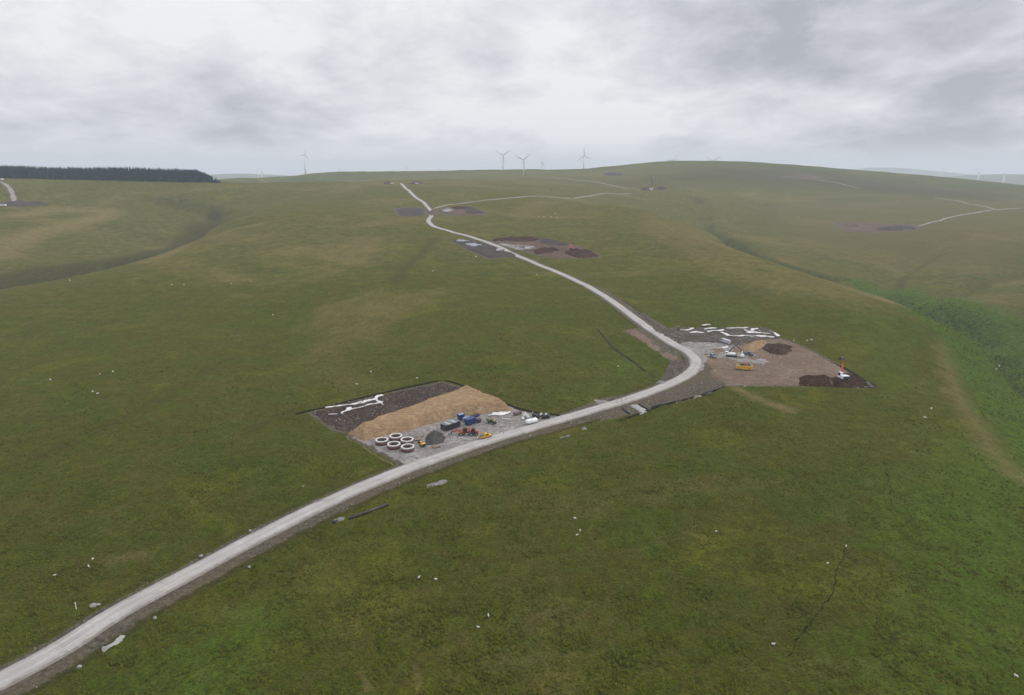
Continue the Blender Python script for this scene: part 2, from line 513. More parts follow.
# darker, browner heath
drk = mx([blob([(-20, 480), (60, 447), (130, 415), (190, 382), (250, 350), (300, 333)], 10) * 0.5,
          blob([(395, 282), (408, 265), (425, 250), (436, 238)], 16) * 0.6,
          blob([(250, 430), (290, 412)], 10) * 0.6,
          blob([(140, 255), (180, 240), (195, 228)], 40) * 0.55,
          area([(690, 166), (800, 168), (1024, 192), (1024, 204), (860, 192), (700, 185), (560, 185)], 220) * 0.8,
          blob([(500, 600), (640, 580), (760, 620)], 40) * 0.35,
          blob([(420, 520), (560, 490), (700, 480)], 40) * 0.3,
          blob([(840, 555), (900, 570)], 12) * 0.5, blob([(790, 610), (850, 620)], 10) * 0.5,
          area([(720, 200), (860, 192), (1060, 200), (1060, 270), (960, 270), (880, 262), (800, 250), (745, 235)], 90) * 0.42,
          0.85 * np.clip(1.3 - np.abs(road_sd - np.clip(fr / 260, .9, 1) * 9.2) / 1.8, 0, 1) * (fy < 480), 0.7 * np.clip(1.3 - np.abs(road_sd + 6.2) / 1.3, 0, 1) * (fy < 480),
          0.8 * np.clip(1 - ditch_d / 1.6, 0, 1)])

fresh = mx([area([(930, 430), (1100, 480), (1100, 760), (800, 760), (880, 600), (860, 500)], 25) * 0.8, area([(100, 760), (130, 660), (240, 600), (330, 560), (300, 640), (200, 760)], 12) * 0.7,
            area([(560, 400), (640, 330), (655, 375), (600, 395)], 15) * 0.6, area([(830, 300), (930, 330), (930, 420), (860, 400)], 25) * 0.5,
            area([(640, 280), (740, 300), (860, 350), (820, 340), (700, 320)], 25) * 0.45])
drk = np.maximum(drk, mx([blob([(205, 232), (214, 222), (212, 215)], 22) * 0.9, blob([(0, 284), (60, 273), (130, 260), (180, 244), (207, 229)], 30) * 1.0,  # gully heath, with the shading of the cuttings painted into the same mask
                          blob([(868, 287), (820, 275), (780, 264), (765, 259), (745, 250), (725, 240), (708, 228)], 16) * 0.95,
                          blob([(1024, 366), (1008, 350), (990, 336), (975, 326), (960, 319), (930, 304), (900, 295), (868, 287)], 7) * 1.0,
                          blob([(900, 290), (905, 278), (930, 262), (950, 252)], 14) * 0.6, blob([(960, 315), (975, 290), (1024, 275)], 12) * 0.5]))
me = bpy.data.meshes.new('moorland_ground')
nr, na = TX.shape
me.vertices.add(nr * na)
co = np.stack([fx, fy, TZf], 1)
me.vertices.foreach_set('co', co.ravel())
idx = np.arange(nr * na).reshape(nr, na)
quads = np.stack([idx[:-1, :-1], idx[:-1, 1:], idx[1:, 1:], idx[1:, :-1]], -1).reshape(-1, 4)[:, ::-1]
nq = len(quads)
me.loops.add(nq * 4); me.polygons.add(nq)
me.loops.foreach_set('vertex_index', quads.ravel().astype(np.int32))
me.polygons.foreach_set('loop_start', np.arange(0, nq * 4, 4, dtype=np.int32))
me.polygons.foreach_set('loop_total', np.full(nq, 4, np.int32))
me.polygons.foreach_set('use_smooth', np.ones(nq, bool))
me.update(); me.validate()
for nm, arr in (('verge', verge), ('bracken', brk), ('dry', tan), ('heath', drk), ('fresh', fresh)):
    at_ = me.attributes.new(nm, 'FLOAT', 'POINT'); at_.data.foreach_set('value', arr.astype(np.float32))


def make_moor_mat():
    m, nt, b = new_mat('moor grass')
    tc = nd(nt, 'ShaderNodeTexCoord'); co = tc.outputs['Object']
    at_ = lambda nm: nd(nt, 'ShaderNodeAttribute', attribute_name=nm).outputs['Fac']
    big = smooth(nt, noise(nt, co, 0.009, 4, 0.6, 0.8), 0.35, 0.65)
    mid = smooth(nt, noise(nt, co, 0.045, 5, 0.65, 1.2), 0.33, 0.67)
    clump = smooth(nt, noise(nt, co, 0.33, 5, 0.65, 0.4), 0.3, 0.7)
    fine = smooth(nt, noise(nt, co, 1.7, 4, 0.7), 0.28, 0.72)
    g1 = mixc(nt, big, G['green'], G['olive'])
    g2 = mixc(nt, mid, g1, G['brownish'])
    lay = nd(nt, 'ShaderNodeMapping'); lk(nt, co, lay.inputs[0]); lay.inputs['Rotation'].default_value = (0, 0, 0.5); lay.inputs['Scale'].default_value = (1.0, 0.35, 1)
    strk = smooth(nt, noise(nt, lay.outputs[0], 0.7, 5, 0.7, 0.6), 0.3, 0.7)
    pat = smooth(nt, noise(nt, co, 0.021, 5, 0.6, 1.5), 0.52, 0.68)
    g3 = mixc(nt, math_(nt, 'MULTIPLY', clump, 0.5), g2, G['lush'])
    g3 = mixc(nt, math_(nt, 'MULTIPLY', pat, 0.7), g3, G['yellow'])
    wide = smooth(nt, noise(nt, co, 0.0045, 6, 0.62, 1.0), 0.50, 0.66)
    flush = smooth(nt, noise(nt, co, 0.03, 5, 0.62, 2.0), 0.60, 0.66)
    g3 = mixc(nt, math_(nt, 'MULTIPLY', flush, 0.25), g3, G['heath'])
    g3 = mixc(nt, math_(nt, 'MULTIPLY', wide, 0.45), g3, mixc(nt, mid, G['rust'], G['dry']))
    e = nt.nodes.new('ShaderNodeTexNoise'); e.inputs['Scale'].default_value = 0.11; e.inputs['Detail'].default_value = 6; e.inputs['Roughness'].default_value = 0.7
    lk(nt, co, e.inputs['Vector']); en = math_(nt, 'SUBTRACT', e.outputs['Fac'], 0.5)
    def masked(nm, k, lo, hi):
        return smooth(nt, math_(nt, 'ADD', at_(nm), math_(nt, 'MULTIPLY', en, k)), lo, hi)
    g3 = mixc(nt, math_(nt, 'MULTIPLY', masked('fresh', 1.2, 0.15, 0.9), 0.75), g3, G['fresh'])
    dry = mixc(nt, clump, G['dry'], G['rust'])
    c = mixc(nt, math_(nt, 'MULTIPLY', masked('dry', 1.3, 0.15, 0.95), 0.85), g3, dry)
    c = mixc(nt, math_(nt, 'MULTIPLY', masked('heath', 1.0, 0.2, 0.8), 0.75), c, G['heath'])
    brc = mixc(nt, clump, G['brk1'], G['brk2'])
    c = mixc(nt, masked('bracken', 1.2, 0.25, 0.7), c, brc)
    # light and dark sward at tussock scale
    c = mixc(nt, 1.0, c, mixc(nt, fine, (0.56, 0.56, 0.56), (1.38, 1.38, 1.35)), 'MULTIPLY')
    c = mixc(nt, 1.0, c, mixc(nt, clump, (0.82, 0.82, 0.82), (1.16, 1.16, 1.16)), 'MULTIPLY')
    c = mixc(nt, 1.0, c, mixc(nt, strk, (0.80, 0.80, 0.80), (1.18, 1.18, 1.18)), 'MULTIPLY')
    st = noise(nt, co, 0.9, 5, 0.75)
    ver = mixc(nt, smooth(nt, st, 0.35, 0.68), G['verge1'], G['verge2'])
    ver = mixc(nt, smooth(nt, noise(nt, co, 0.06, 3, 0.5), 0.4, 0.6), ver, mixc(nt, 0.5, ver, G['verge3']))
    fe = math_(nt, 'SUBTRACT', noise(nt, co, 0.25, 5, 0.7), 0.5)
    vm = smooth(nt, math_(nt, 'ADD', at_('verge'), math_(nt, 'MULTIPLY', fe, 0.55)), 0.42, 0.56)
    c = mixc(nt, vm, c, ver)
    lk(nt, c, b.inputs['Base Color'])
    b.inputs['Roughness'].default_value = 0.95; b.inputs['Specular IOR Level'].default_value = 0.0
    b.inputs['Sheen Weight'].default_value = 0.09; b.inputs['Sheen Roughness'].default_value = 0.45; b.inputs['Sheen Tint'].default_value = (0.9, 0.85, 0.3, 1)
    bp = nd(nt, 'ShaderNodeBump'); bp.inputs['Strength'].default_value = 0.9; bp.inputs['Distance'].default_value = 0.45
    lk(nt, math_(nt, 'ADD', clump, math_(nt, 'MULTIPLY', fine, 0.7)), bp.inputs['Height']); lk(nt, bp.outputs[0], b.inputs['Normal'])
    return m


G = dict(green=(0.038, 0.058, 0.004), olive=(0.060, 0.068, 0.005), brownish=(0.068, 0.056, 0.009), lush=(0.038, 0.072, 0.005), yellow=(0.090, 0.094, 0.008), fresh=(0.052, 0.102, 0.008),
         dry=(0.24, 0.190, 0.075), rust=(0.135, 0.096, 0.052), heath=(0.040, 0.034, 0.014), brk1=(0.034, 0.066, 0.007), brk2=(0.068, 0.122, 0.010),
         verge1=(0.045, 0.038, 0.031), verge2=(0.155, 0.138, 0.120), verge3=(0.12, 0.09, 0.065))
ground = bpy.data.objects.new('moorland_ground', me); COL.objects.link(ground)
ground['kind'] = 'structure'
me.materials.append(make_moor_mat())


# ------------------------------------------------------------------ object helpers
class MB:
    """collects simple solids, then links them as ONE mesh object"""
    def __init__(self): self.v = []; self.f = []; self.s = []
    def add(self, vs, fs, sm=False):
        o = len(self.v); self.v += [tuple(p) for p in vs]; self.f += [tuple(i + o for i in f) for f in fs]; self.s += [sm] * len(fs)
        return self
    def box(self, c, s, rz=0.0, taper=1.0, ry=0.0):
        x, y, z = s[0] / 2, s[1] / 2, s[2] / 2
        pts = [(-x, -y, -z), (x, -y, -z), (x, y, -z), (-x, y, -z), (-x * taper, -y * taper, z), (x * taper, -y * taper, z), (x * taper, y * taper, z), (-x * taper, y * taper, z)]
        ca, sa = math.cos(rz), math.sin(rz); cb, sb = math.cos(ry), math.sin(ry)
        out = []
        for (a, b, d) in pts:
            a, d = a * cb + d * sb, -a * sb + d * cb
            out.append((c[0] + a * ca - b * sa, c[1] + a * sa + b * ca, c[2] + d))
        return self.add(out, [(3, 2, 1, 0), (4, 5, 6, 7), (0, 1, 5, 4), (1, 2, 6, 5), (2, 3, 7, 6), (3, 0, 4, 7)])
    def cyl(self, p0, p1, r0, r1=None, n=12, cap=True):
        r1 = r0 if r1 is None else r1
        a = Vector(p0); b = Vector(p1); d = (b - a).normalized()
        t = Vector((0, 0, 1)) if abs(d.z) < 0.9 else Vector((1, 0, 0))
        u = d.cross(t).normalized(); w = d.cross(u)
        vs = [a + (u * math.cos(2 * math.pi * i / n) + w * math.sin(2 * math.pi * i / n)) * r0 for i in range(n)]
        vs += [b + (u * math.cos(2 * math.pi * i / n) + w * math.sin(2 * math.pi * i / n)) * r1 for i in range(n)]
        self.add(vs, [(i, (i + 1) % n, n + (i + 1) % n, n + i) for i in range(n)], True)
        if cap: self.add(vs, [tuple(range(n))[::-1], tuple(range(n, 2 * n))])
        return self
    def prism(self, prof, y0, y1, inset=0.0):
        """profile in x-z extruded along y"""
        m = len(prof)
        vs = [(x, y0, z) for x, z in prof] + [(x, y1, z) for x, z in prof]
        return self.add(vs, [tuple(range(m)), tuple(range(m, 2 * m))[::-1]] + [(i, m + i, m + (i + 1) % m, (i + 1) % m) for i in range(m)])
    def lathe(self, prof, n=20, c=(0, 0, 0)):
        m = len(prof); vs = []
        for i in range(n):
            a = 2 * math.pi * i / n
            vs += [(c[0] + r * math.cos(a), c[1] + r * math.sin(a), c[2] + z) for r, z in prof]
        fs = [(i * m + j, ((i + 1) % n) * m + j, ((i + 1) % n) * m + j + 1, i * m + j + 1) for i in range(n) for j in range(m - 1)]
        return self.add(vs, fs, True)
    def lump(self, c, s, seed, rough=0.25, sub=2):
        bm = bmesh.new(); bmesh.ops.create_icosphere(bm, subdivisions=sub, radius=1)
        o = Vector((seed * 3.1, seed * 1.7, seed))
        vs = []
        for v in bm.verts:
            k = 1 + rough * mnoise.noise(v.co * 1.6 + o) + rough * 0.5 * mnoise.noise(v.co * 3.7 + o)
            vs.append((c[0] + v.co.x * s[0] * k, c[1] + v.co.y * s[1] * k, c[2] + v.co.z * s[2] * k))
        fs = [tuple(v.index for v in f.verts) for f in bm.faces]
        bm.free()
        return self.add(vs, fs, False)
    def build(self, name, mat, parent=None, bevel=0.0, loc=None):
        me = bpy.data.meshes.new(name); me.from_pydata(self.v, [], self.f); me.update()
        me.polygons.foreach_set('use_smooth', self.s)
        bm = bmesh.new(); bm.from_mesh(me)
        bmesh.ops.remove_doubles(bm, verts=bm.verts, dist=1e-5); bmesh.ops.recalc_face_normals(bm, faces=bm.faces)
        bm.to_mesh(me); bm.free()
        if mat: me.materials.append(mat)
        o = bpy.data.objects.new(name, me); COL.objects.link(o)
        if parent: o.parent = parent
        if loc is not None: o.location = loc
        if bevel:
            mod = o.modifiers.new('Bevel', 'BEVEL'); mod.width = bevel; mod.segments = 2; mod.limit_method = 'ANGLE'
        return o


def tag(o, label=None, cat=None, group=None, kind=None):
    if label: o['label'] = label
    if cat: o['category'] = cat
    if group: o['group'] = group
    if kind: o['kind'] = kind
    return o


def empty(name, loc, rz, label, cat, group=None):
    o = bpy.data.objects.new(name, None); COL.objects.link(o)
    o.location = loc; o.rotation_euler = (0, 0, rz); o.empty_display_size = 0.5
    return tag(o, label, cat, group)


def copy_tree(o, parent=None):
    c = o.copy(); COL.objects.link(c); c.parent = parent
    for ch in list(o.children): copy_tree(ch, c)
    return c


def heading(a, b):
    """rotation so a thing's +x points from picture point a to b"""
    p, q = P(*a), P(*b)
    return math.atan2(q.y - p.y, q.x - p.x)


def drape(name, poly, mat, off=0.12, step=2.0, jitter=0.8, height=None, hmax=0, ramp=4.0, rough=0.0, rough_s=3.0, seed=1, skirt=0.35, slope_dir=None):
    """a sheet (or a heap, with hmax) laid over the ground inside a polygon of ground points"""
    pts = np.array([(p[0], p[1]) for p in poly])
    nrm = []
    for i in range(len(pts)):
        a, b = pts[i], pts[(i + 1) % len(pts)]
        k = max(1, int(np.hypot(*(b - a)) / step))
        for j in range(k):
            q = a + (b - a) * j / k
            nrm.append(q)
    bd = np.array(nrm)
    bd = bd + jitter * np.stack([vnoise(bd[:, 0] / 3.3 + seed, bd[:, 1] / 3.3), vnoise(bd[:, 0] / 3.3, bd[:, 1] / 3.3 + seed + 40)], 1)
    x0, y0 = bd.min(0); x1, y1 = bd.max(0)
    gx, gy = np.meshgrid(np.arange(x0, x1, step), np.arange(y0, y1, step))
    r2 = np.random.default_rng(seed)
    gx = gx.ravel() + r2.uniform(-.3, .3, gx.size) * step; gy = gy.ravel() + r2.uniform(-.3, .3, gy.size) * step
    sd = poly_sd(gx, gy, [tuple(q) for q in bd])
    k = sd > step * 0.45
    vs = np.vstack([bd, np.stack([gx[k], gy[k]], 1)])
    nb = len(bd)
    res = delaunay_2d_cdt([Vector((float(a), float(b))) for a, b in vs], [(i, (i + 1) % nb) for i in range(nb)], [], 1, 1e-4)
    V = np.array([(v.x, v.y) for v in res[0]])
    d = np.maximum(poly_sd(V[:, 0], V[:, 1], [tuple(q) for q in bd]), 0)
    z = hgt(V[:, 0], V[:, 1])
    t = np.clip(d / ramp, 0, 1)
    hh = off * np.clip(d / (step * 0.5), 0, 1) - skirt * (d < 1e-3)
    if hmax:
        hh = hh + hmax * (t * t * (3 - 2 * t))
    if rough:
        hh = hh + rough * np.clip(d / 2, 0, 1) * (0.9 + vnoise(V[:, 0] / rough_s + seed * 7, V[:, 1] / rough_s) + 0.5 * vnoise(V[:, 0] / rough_s * 2.3, V[:, 1] / rough_s * 2.3 + seed))
    c = V.mean(0); cz0 = h1(*c)
    me = bpy.data.meshes.new(name)
    me.from_pydata([(a - c[0], b - c[1], q - cz0) for (a, b), q in zip(V, z + hh)], [], [tuple(f) for f in res[2]])
    me.update()
    bm = bmesh.new(); bm.from_mesh(me); bmesh.ops.recalc_face_normals(bm, faces=bm.faces)
    if sum(f.normal.z for f in bm.faces) < 0: bmesh.ops.reverse_faces(bm, faces=bm.faces)
    bm.to_mesh(me); bm.free()
    me.polygons.foreach_set('use_smooth', [True] * len(me.polygons))
    me.materials.append(mat)
    o = bpy.data.objects.new(name, me); COL.objects.link(o); o.location = (c[0], c[1], cz0)
    return o


def ribbon(name, line, width, mat, off=0.25, sink=0.5, kind='structure', edge=0.6, taper=False, wob=0.0):
    """a strip laid along a line: crowned, its edges let into the ground"""
    d = np.gradient(line, axis=0); d /= np.hypot(d[:, 0], d[:, 1])[:, None] + 1e-9
    nx, ny = d[:, 1], -d[:, 0]
    prof = [(-0.5 * width - edge, -sink), (-0.5 * width, 0.0), (-0.3 * width, 0.06), (0, 0.10), (0.3 * width, 0.06), (0.5 * width, 0.0), (0.5 * width + edge, -sink)]
    s = np.concatenate([[0], np.cumsum(np.hypot(*np.diff(line, axis=0).T))])
    wv = 1 + wob * vnoise(s / 11.0, s * 0 + 3.3) + wob * 0.6 * vnoise(s / 4.0, s * 0 + 8.3)
    zc = hgt(line[:, 0], line[:, 1])
    vs = []; m = len(prof)
    for j, (a, dz) in enumerate(prof):
        x = line[:, 0] + nx * a * wv; y = line[:, 1] + ny * a * wv
        z = hgt(x, y)
        z = np.where(dz < 0, z + dz, np.maximum(z, zc * 0.6 + z * 0.4) + off + dz)
        vs.append(np.stack([x, y, z], 1))
    vs = np.stack(vs, 1).reshape(-1, 3)
    L = len(line)
    fs = [(i * m + j, i * m + j + 1, (i + 1) * m + j + 1, (i + 1) * m + j) for i in range(L - 1) for j in range(m - 1)]
    me = bpy.data.meshes.new(name); me.from_pydata([tuple(v) for v in vs], [], fs); me.update()
    me.polygons.foreach_set('use_smooth', [True] * len(fs))
    uv = me.uv_layers.new(name='UVMap')
    vi = np.empty(len(me.loops), np.int32); me.loops.foreach_get('vertex_index', vi)
    across = np.array([p[0] for p in prof])[vi % m]
    uv.data.foreach_set('uv', np.stack([across, s[vi // m]], 1).ravel())
    me.materials.append(mat)
    o = bpy.data.objects.new(name, me); COL.objects.link(o)
    if kind: o['kind'] = kind
    return o


# ------------------------------------------------------------------ roads
def road_mat(name, light, mid, dark, ruts=True):
    m, nt, b = new_mat(name)
    tc = nd(nt, 'ShaderNodeTexCoord'); co = tc.outputs['Object']
    f = smooth(nt, noise(nt, co, 1.1, 6, 0.75), 0.3, 0.7)
    g = smooth(nt, noise(nt, co, 0.12, 4, 0.6), 0.35, 0.65)
    c = mixc(nt, f, mid, mixc(nt, g, mid, light))
    uvs = nd(nt, 'ShaderNodeSeparateXYZ'); lk(nt, tc.outputs['UV'], uvs.inputs[0])
    ax = math_(nt, 'ABSOLUTE', uvs.outputs[0])
    if ruts:
        mp = nd(nt, 'ShaderNodeMapping'); lk(nt, tc.outputs['UV'], mp.inputs[0]); mp.inputs['Scale'].default_value = (2.2, 0.05, 1)
        lines = smooth(nt, noise(nt, mp.outputs[0], 1.0, 4, 0.6), 0.32, 0.68)
        c = mixc(nt, 1.0, c, mixc(nt, lines, (0.86, 0.855, 0.85), (1.08, 1.08, 1.08)), 'MULTIPLY')
    damp = smooth(nt, noise(nt, co, 0.16, 5, 0.65, 0.8), 0.56, 0.66)
    c = mixc(nt, math_(nt, 'MULTIPLY', damp, 0.30), c, dark)
    if ruts:
        lane = smooth(nt, math_(nt, 'ABSOLUTE', math_(nt, 'SUBTRACT', ax, 1.15)), 0.25, 0.75)
        c = mixc(nt, 1.0, c, mixc(nt, lane, (1.03, 1.03, 1.03), (0.94, 0.935, 0.93)), 'MULTIPLY')
    e = math_(nt, 'ADD', ax, math_(nt, 'MULTIPLY', math_(nt, 'SUBTRACT', noise(nt, co, 0.4, 6, 0.75), 0.5), 2.6))
    c = mixc(nt, smooth(nt, e, 2.2, 3.1), c, dark)
    lk(nt, c, b.inputs['Base Color']); b.inputs['Roughness'].default_value = 0.95; b.inputs['Specular IOR Level'].default_value = 0.02
    bp = nd(nt, 'ShaderNodeBump'); bp.inputs['Strength'].default_value = 0.5; bp.inputs['Distance'].default_value = 0.12
    lk(nt, f, bp.inputs['Height']); lk(nt, bp.outputs[0], b.inputs['Normal'])
    return m


M_road = road_mat('crushed stone road', (0.44, 0.425, 0.405), (0.35, 0.335, 0.32), (0.21, 0.19, 0.17))
M_track = road_mat('stone track', (0.31, 0.285, 0.255), (0.25, 0.225, 0.20), (0.16, 0.135, 0.11), False)
ribbon('access_road', ROAD, 5.6, M_road, 0.3, wob=0.05)
for k, w in (('ridge', 4.6), ('upper', 5.5), ('site', 5.5), ('fork', 4.5), ('hill', 5.5), ('west', 6.0)):
    ribbon('stone_track', TRACKS[k], w, M_track, 0.35, wob=0.35)
# ------------------------------------------------------------------ working pads and bare ground
E_peat = earth('wet peat', (0.030, 0.021, 0.017), (0.085, 0.064, 0.053), (0.125, 0.102, 0.086), 0.10, 0.7, 0.5, (0.30, 0.28, 0.25), 0.72)
E_peatdk = earth('dug peat', (0.022, 0.013, 0.009), (0.072, 0.040, 0.027), (0.115, 0.068, 0.047), 0.13, 0.7, 0.6)
E_gravel = earth('gravel standing', (0.165, 0.152, 0.145), (0.235, 0.218, 0.207), (0.36, 0.34, 0.322), 0.09, 0.7, 0.15, streak=R(38))
E_soil = earth('brown subsoil', (0.13, 0.092, 0.066), (0.20, 0.145, 0.105), (0.25, 0.19, 0.147), 0.05, 0.8, 0.3, streak=R(10))
E_tan = earth('sandy spoil', (0.235, 0.158, 0.088), (0.31, 0.212, 0.122), (0.36, 0.255, 0.155), 0.09, 0.5, 0.3, streak=R(125))
E_lay = earth('churned laydown soil', (0.050, 0.038, 0.030), (0.105, 0.085, 0.070), (0.17, 0.148, 0.13), 0.12, 0.8, 0.4, (0.42, 0.41, 0.39), 0.68)
E_heap = earth('dark aggregate', (0.045, 0.043, 0.041), (0.10, 0.094, 0.088), (0.15, 0.141, 0.134), 0.3, 1.2, 0.4)
E_red = earth('reddish till', (0.085, 0.055, 0.041), (0.13, 0.090, 0.070), (0.175, 0.128, 0.102), 0.06, 0.6, 0.4)
E_slate = earth('matted dark ground', (0.042, 0.034, 0.031), (0.075, 0.062, 0.056), (0.115, 0.098, 0.088), 0.08, 0.7, 0.3)


def pad(name, key, mat, **kw):
    o = drape(name, PADS[key] if isinstance(key, str) else PP(key), mat, **kw); o['kind'] = 'structure'; return o


pad('peat_ground', 'peat', E_peat, off=0.2, rough=0.22, rough_s=3.5, step=1.5, seed=3)
pad('gravel_ground', 'gravel', E_gravel, off=0.18, step=1.6, jitter=0.7, seed=4)
pad('soil_ground', 'soil', E_soil, off=0.18, step=2.2, rough=0.15, seed=5)
pad('gravel_ground', 'hard', E_gravel, off=0.30, step=2.0, jitter=1.6, seed=6)
pad('laydown_ground', 'lay', E_lay, off=0.22, rough=0.25, rough_s=4, step=1.8, jitter=1.5, seed=7)
pad('matted_ground', 'mat3', E_slate, off=0.4, step=4, rough=0.4, seed=8)
pad('peat_ground', 'peat3', E_red, off=0.5, step=5, rough=0.5, jitter=3, seed=9)
pad('gravel_ground', [(494, 243.2), (528, 244), (541, 248), (530, 250.5), (515, 250)], E_gravel, off=0.75, step=5, seed=10)
pad('matted_ground', 'peat4', E_slate, off=0.6, step=6, rough=0.4, jitter=3, seed=11)
pad('peat_ground', 'peat4b', E_red, off=0.5, step=6, rough=0.4, jitter=3, seed=12)
pad('soil_ground', 'site5', E_red, off=0.8, step=8, rough=0.6, jitter=5, seed=13)
pad('matted_ground', [(16, 200.5), (36, 201), (46, 202), (50, 206.2), (22, 206.8), (-10, 206.5), (-10, 203)], E_slate, off=0.6, step=5, jitter=3, seed=14)
pad('concrete_apron', [(629.5, 405.5), (638, 403.8), (648.5, 411.5), (640, 414.8)], simple('weathered concrete', (0.27, 0.265, 0.26), 0.9, 0.15, 0.6), off=0.45, step=1.2, jitter=0.3, seed=15)
pad('gravel_ground', [(590, 399.5), (604, 398.5), (618, 404), (612, 409), (600, 405)], E_gravel, off=0.25, step=1.4, jitter=1.2, seed=16)

pad('soil_ground', [(622, 330), (636, 328.5), (650, 338), (670, 353), (680, 358), (668, 361), (655, 351), (640, 341)], E_soil, off=.16, step=1.6, seed=17)
pad('peat_ground', [(668, 361.5), (686, 359), (688, 366), (680, 376), (662, 386.5), (655, 386), (663, 375)], E_lay, off=.16, step=1.6, rough=.2, seed=18)
pad('soil_ground', [(340, 434.5), (347, 436.5), (366, 447), (388, 460), (401, 467), (394, 468.5), (372, 455), (350, 442)], E_soil, off=.12, step=1.2, seed=19)
pad('soil_ground', [(636, 312), (644, 313), (668, 329), (690, 341), (684, 343.5), (660, 331), (644, 320)], E_lay, off=.16, step=1.6, rough=.3, seed=20)
M_ditch = earth('ditch peat', (0.012, 0.010, 0.008), (0.022, 0.018, 0.013), (0.035, 0.03, 0.02), 0.2, 1.0, 0.3)
M_heathd = earth('overgrown ditch', (0.022, 0.022, 0.012), (0.055, 0.052, 0.034), (0.11, 0.10, 0.08), 0.3, 0.8, 0.3)
for k, w in (('pad', 1.0), ('bend', 0.55), ('edge', 1.2), ('foot', 0.7)):
    ribbon('drainage_ditch', DITCH[k], w, M_heathd if k == 'bend' else M_ditch, 0.10, 0.25, edge=0.3, wob=0.9)


M_crack = earth('wet peat crack', (0.022, 0.024, 0.008), (0.034, 0.036, 0.011), (0.045, 0.044, 0.016), 0.2, 1.0, 0.3)
for pts in ([(884, 462), (888, 478), (890.5, 487), (889.5, 497), (892.5, 510)], [(857, 521), (853, 530), (849, 538), (845.5, 546), (842, 558), (838, 568), (834.5, 580), (832.5, 592), (826, 602), (818, 612), (812, 619), (806, 628), (803, 634), (796, 642), (791, 652), (788, 660), (781, 671)]):
    ln = spline(PP(pts), .7); ln = ln + .4 * np.stack([vnoise(ln[:, 0] / 1.3, ln[:, 1] / 1.3), vnoise(ln[:, 0] / 1.3 + 9, ln[:, 1] / 1.3)], 1)
    ribbon('drainage_ditch', ln, .09, M_crack, 0.18, 0.15, edge=.06, wob=1.3)


def heap(name, px, mat, label, cat, hm, ramp, group=None, **kw):
    o = drape(name, PP(px), mat, hmax=hm, ramp=ramp, **kw)
    return tag(o, label, cat, group)


heap('spoil_mound', [(348, 434), (373, 423), (409, 410.5), (447, 397.5), (462, 391), (472, 390.5), (485, 396), (504, 405), (517, 411.5), (494, 413), (462, 417), (437, 423), (407, 432.5), (384, 437.5), (362, 442.5)],
     E_tan, 'long flat-topped bank of sandy tan spoil beside the dark peat strip', 'spoil mound', 3.7, 4.6, step=1.1, rough=0.22, rough_s=2.2, seed=21, jitter=0.7)
heap('gravel_heap', [(423, 441), (427, 434), (434, 431.5), (443, 434), (449, 439), (446, 443), (436, 446), (427, 445)], E_heap,
     'dark grey heap of aggregate between the concrete rings and the black container', 'gravel heap', 1.15, 3.6, step=0.8, rough=0.75, rough_s=2.6, seed=22, jitter=0.9)
E_brown = earth('brown heap soil', (0.028, 0.018, 0.013), (0.072, 0.046, 0.033), (0.120, 0.082, 0.060), 0.10, 0.7, 0.5)
E_rust = earth('rust brown peat soil', (0.032, 0.017, 0.013), (0.064, 0.036, 0.028), (0.105, 0.064, 0.050), 0.06, 0.5, 0.5)
heap('soil_heap', [(757, 348), (763, 344.5), (776, 343), (792, 346.5), (796, 351.5), (785, 355.5), (770, 355), (761, 351.5)], E_brown,
     'broad dark brown soil heap at the back of the brown pad', 'soil heap', 1.8, 8, step=1.3, rough=0.7, rough_s=4.2, seed=23, jitter=1.6)
heap('soil_heap', [(741, 349), (749, 343), (760, 341), (768, 343), (760, 350), (752, 354)], E_tan,
     'lower tan soil bank against the dark heap near the parked cars', 'soil heap', 2.4, 7, step=1.3, rough=0.5, seed=24, jitter=1.5)
heap('peat_heap', [(797, 385), (799, 378), (815, 376.5), (832, 377), (834, 387), (815, 387)], earth('red brown dug peat', (0.03, 0.016, 0.01), (0.075, 0.040, 0.024), (0.10, 0.055, 0.033), 0.2, 0.8, 0.6),
     'ridged red-brown peat heap left of the orange excavator', 'peat heap', 1.6, 4, step=1.2, rough=0.5, rough_s=2.0, seed=25)
heap('peat_heap', [(830, 378), (846, 374), (856, 377), (866, 382), (872, 388), (850, 388.5), (832, 387.5)], E_peatdk,
     'dark peat heap under and behind the orange excavator', 'peat heap', 2.0, 4.5, step=1.2, rough=0.5, rough_s=2.0, seed=26)
heap('peat_heap', [(488, 240.5), (510, 237.5), (535, 237.2), (545, 241), (530, 243), (505, 242.5)], E_rust, 'low reddish brown peat bank along the back of the third pad', 'peat heap', 1.8, 9, step=3, rough=0.6, seed=27, jitter=2)
heap('peat_heap', [(536, 239), (552, 239.5), (569, 244), (572, 247), (552, 247), (538, 244.5)], E_slate, 'wide grey-brown peat bank right of the pale gravel on the third pad', 'peat heap', 2.0, 10, step=3, rough=0.6, seed=28, jitter=2)
heap('peat_heap', [(531, 251), (542, 248.5), (556, 249), (563, 252), (548, 254.5), (535, 254.5)], E_rust, 'small brown heap beside the grey vans on the third pad', 'peat heap', 1.8, 8, step=2.5, rough=0.8, seed=29, jitter=1.5)
heap('peat_heap', [(561, 252), (575, 249.5), (590, 251), (600, 256), (588, 258), (567, 257)], E_rust, 'reddish brown peat heap around the small red excavator', 'peat heap', 2.0, 8, step=2.5, rough=0.9, seed=30, jitter=1.5)
heap('peat_heap', [(448, 208), (470, 207.3), (476, 209.5), (455, 210.5)], E_rust, 'dark red-brown bank along the back of the fourth pad', 'peat heap', 2.0, 10, step=4, rough=0.8, seed=31, jitter=2)
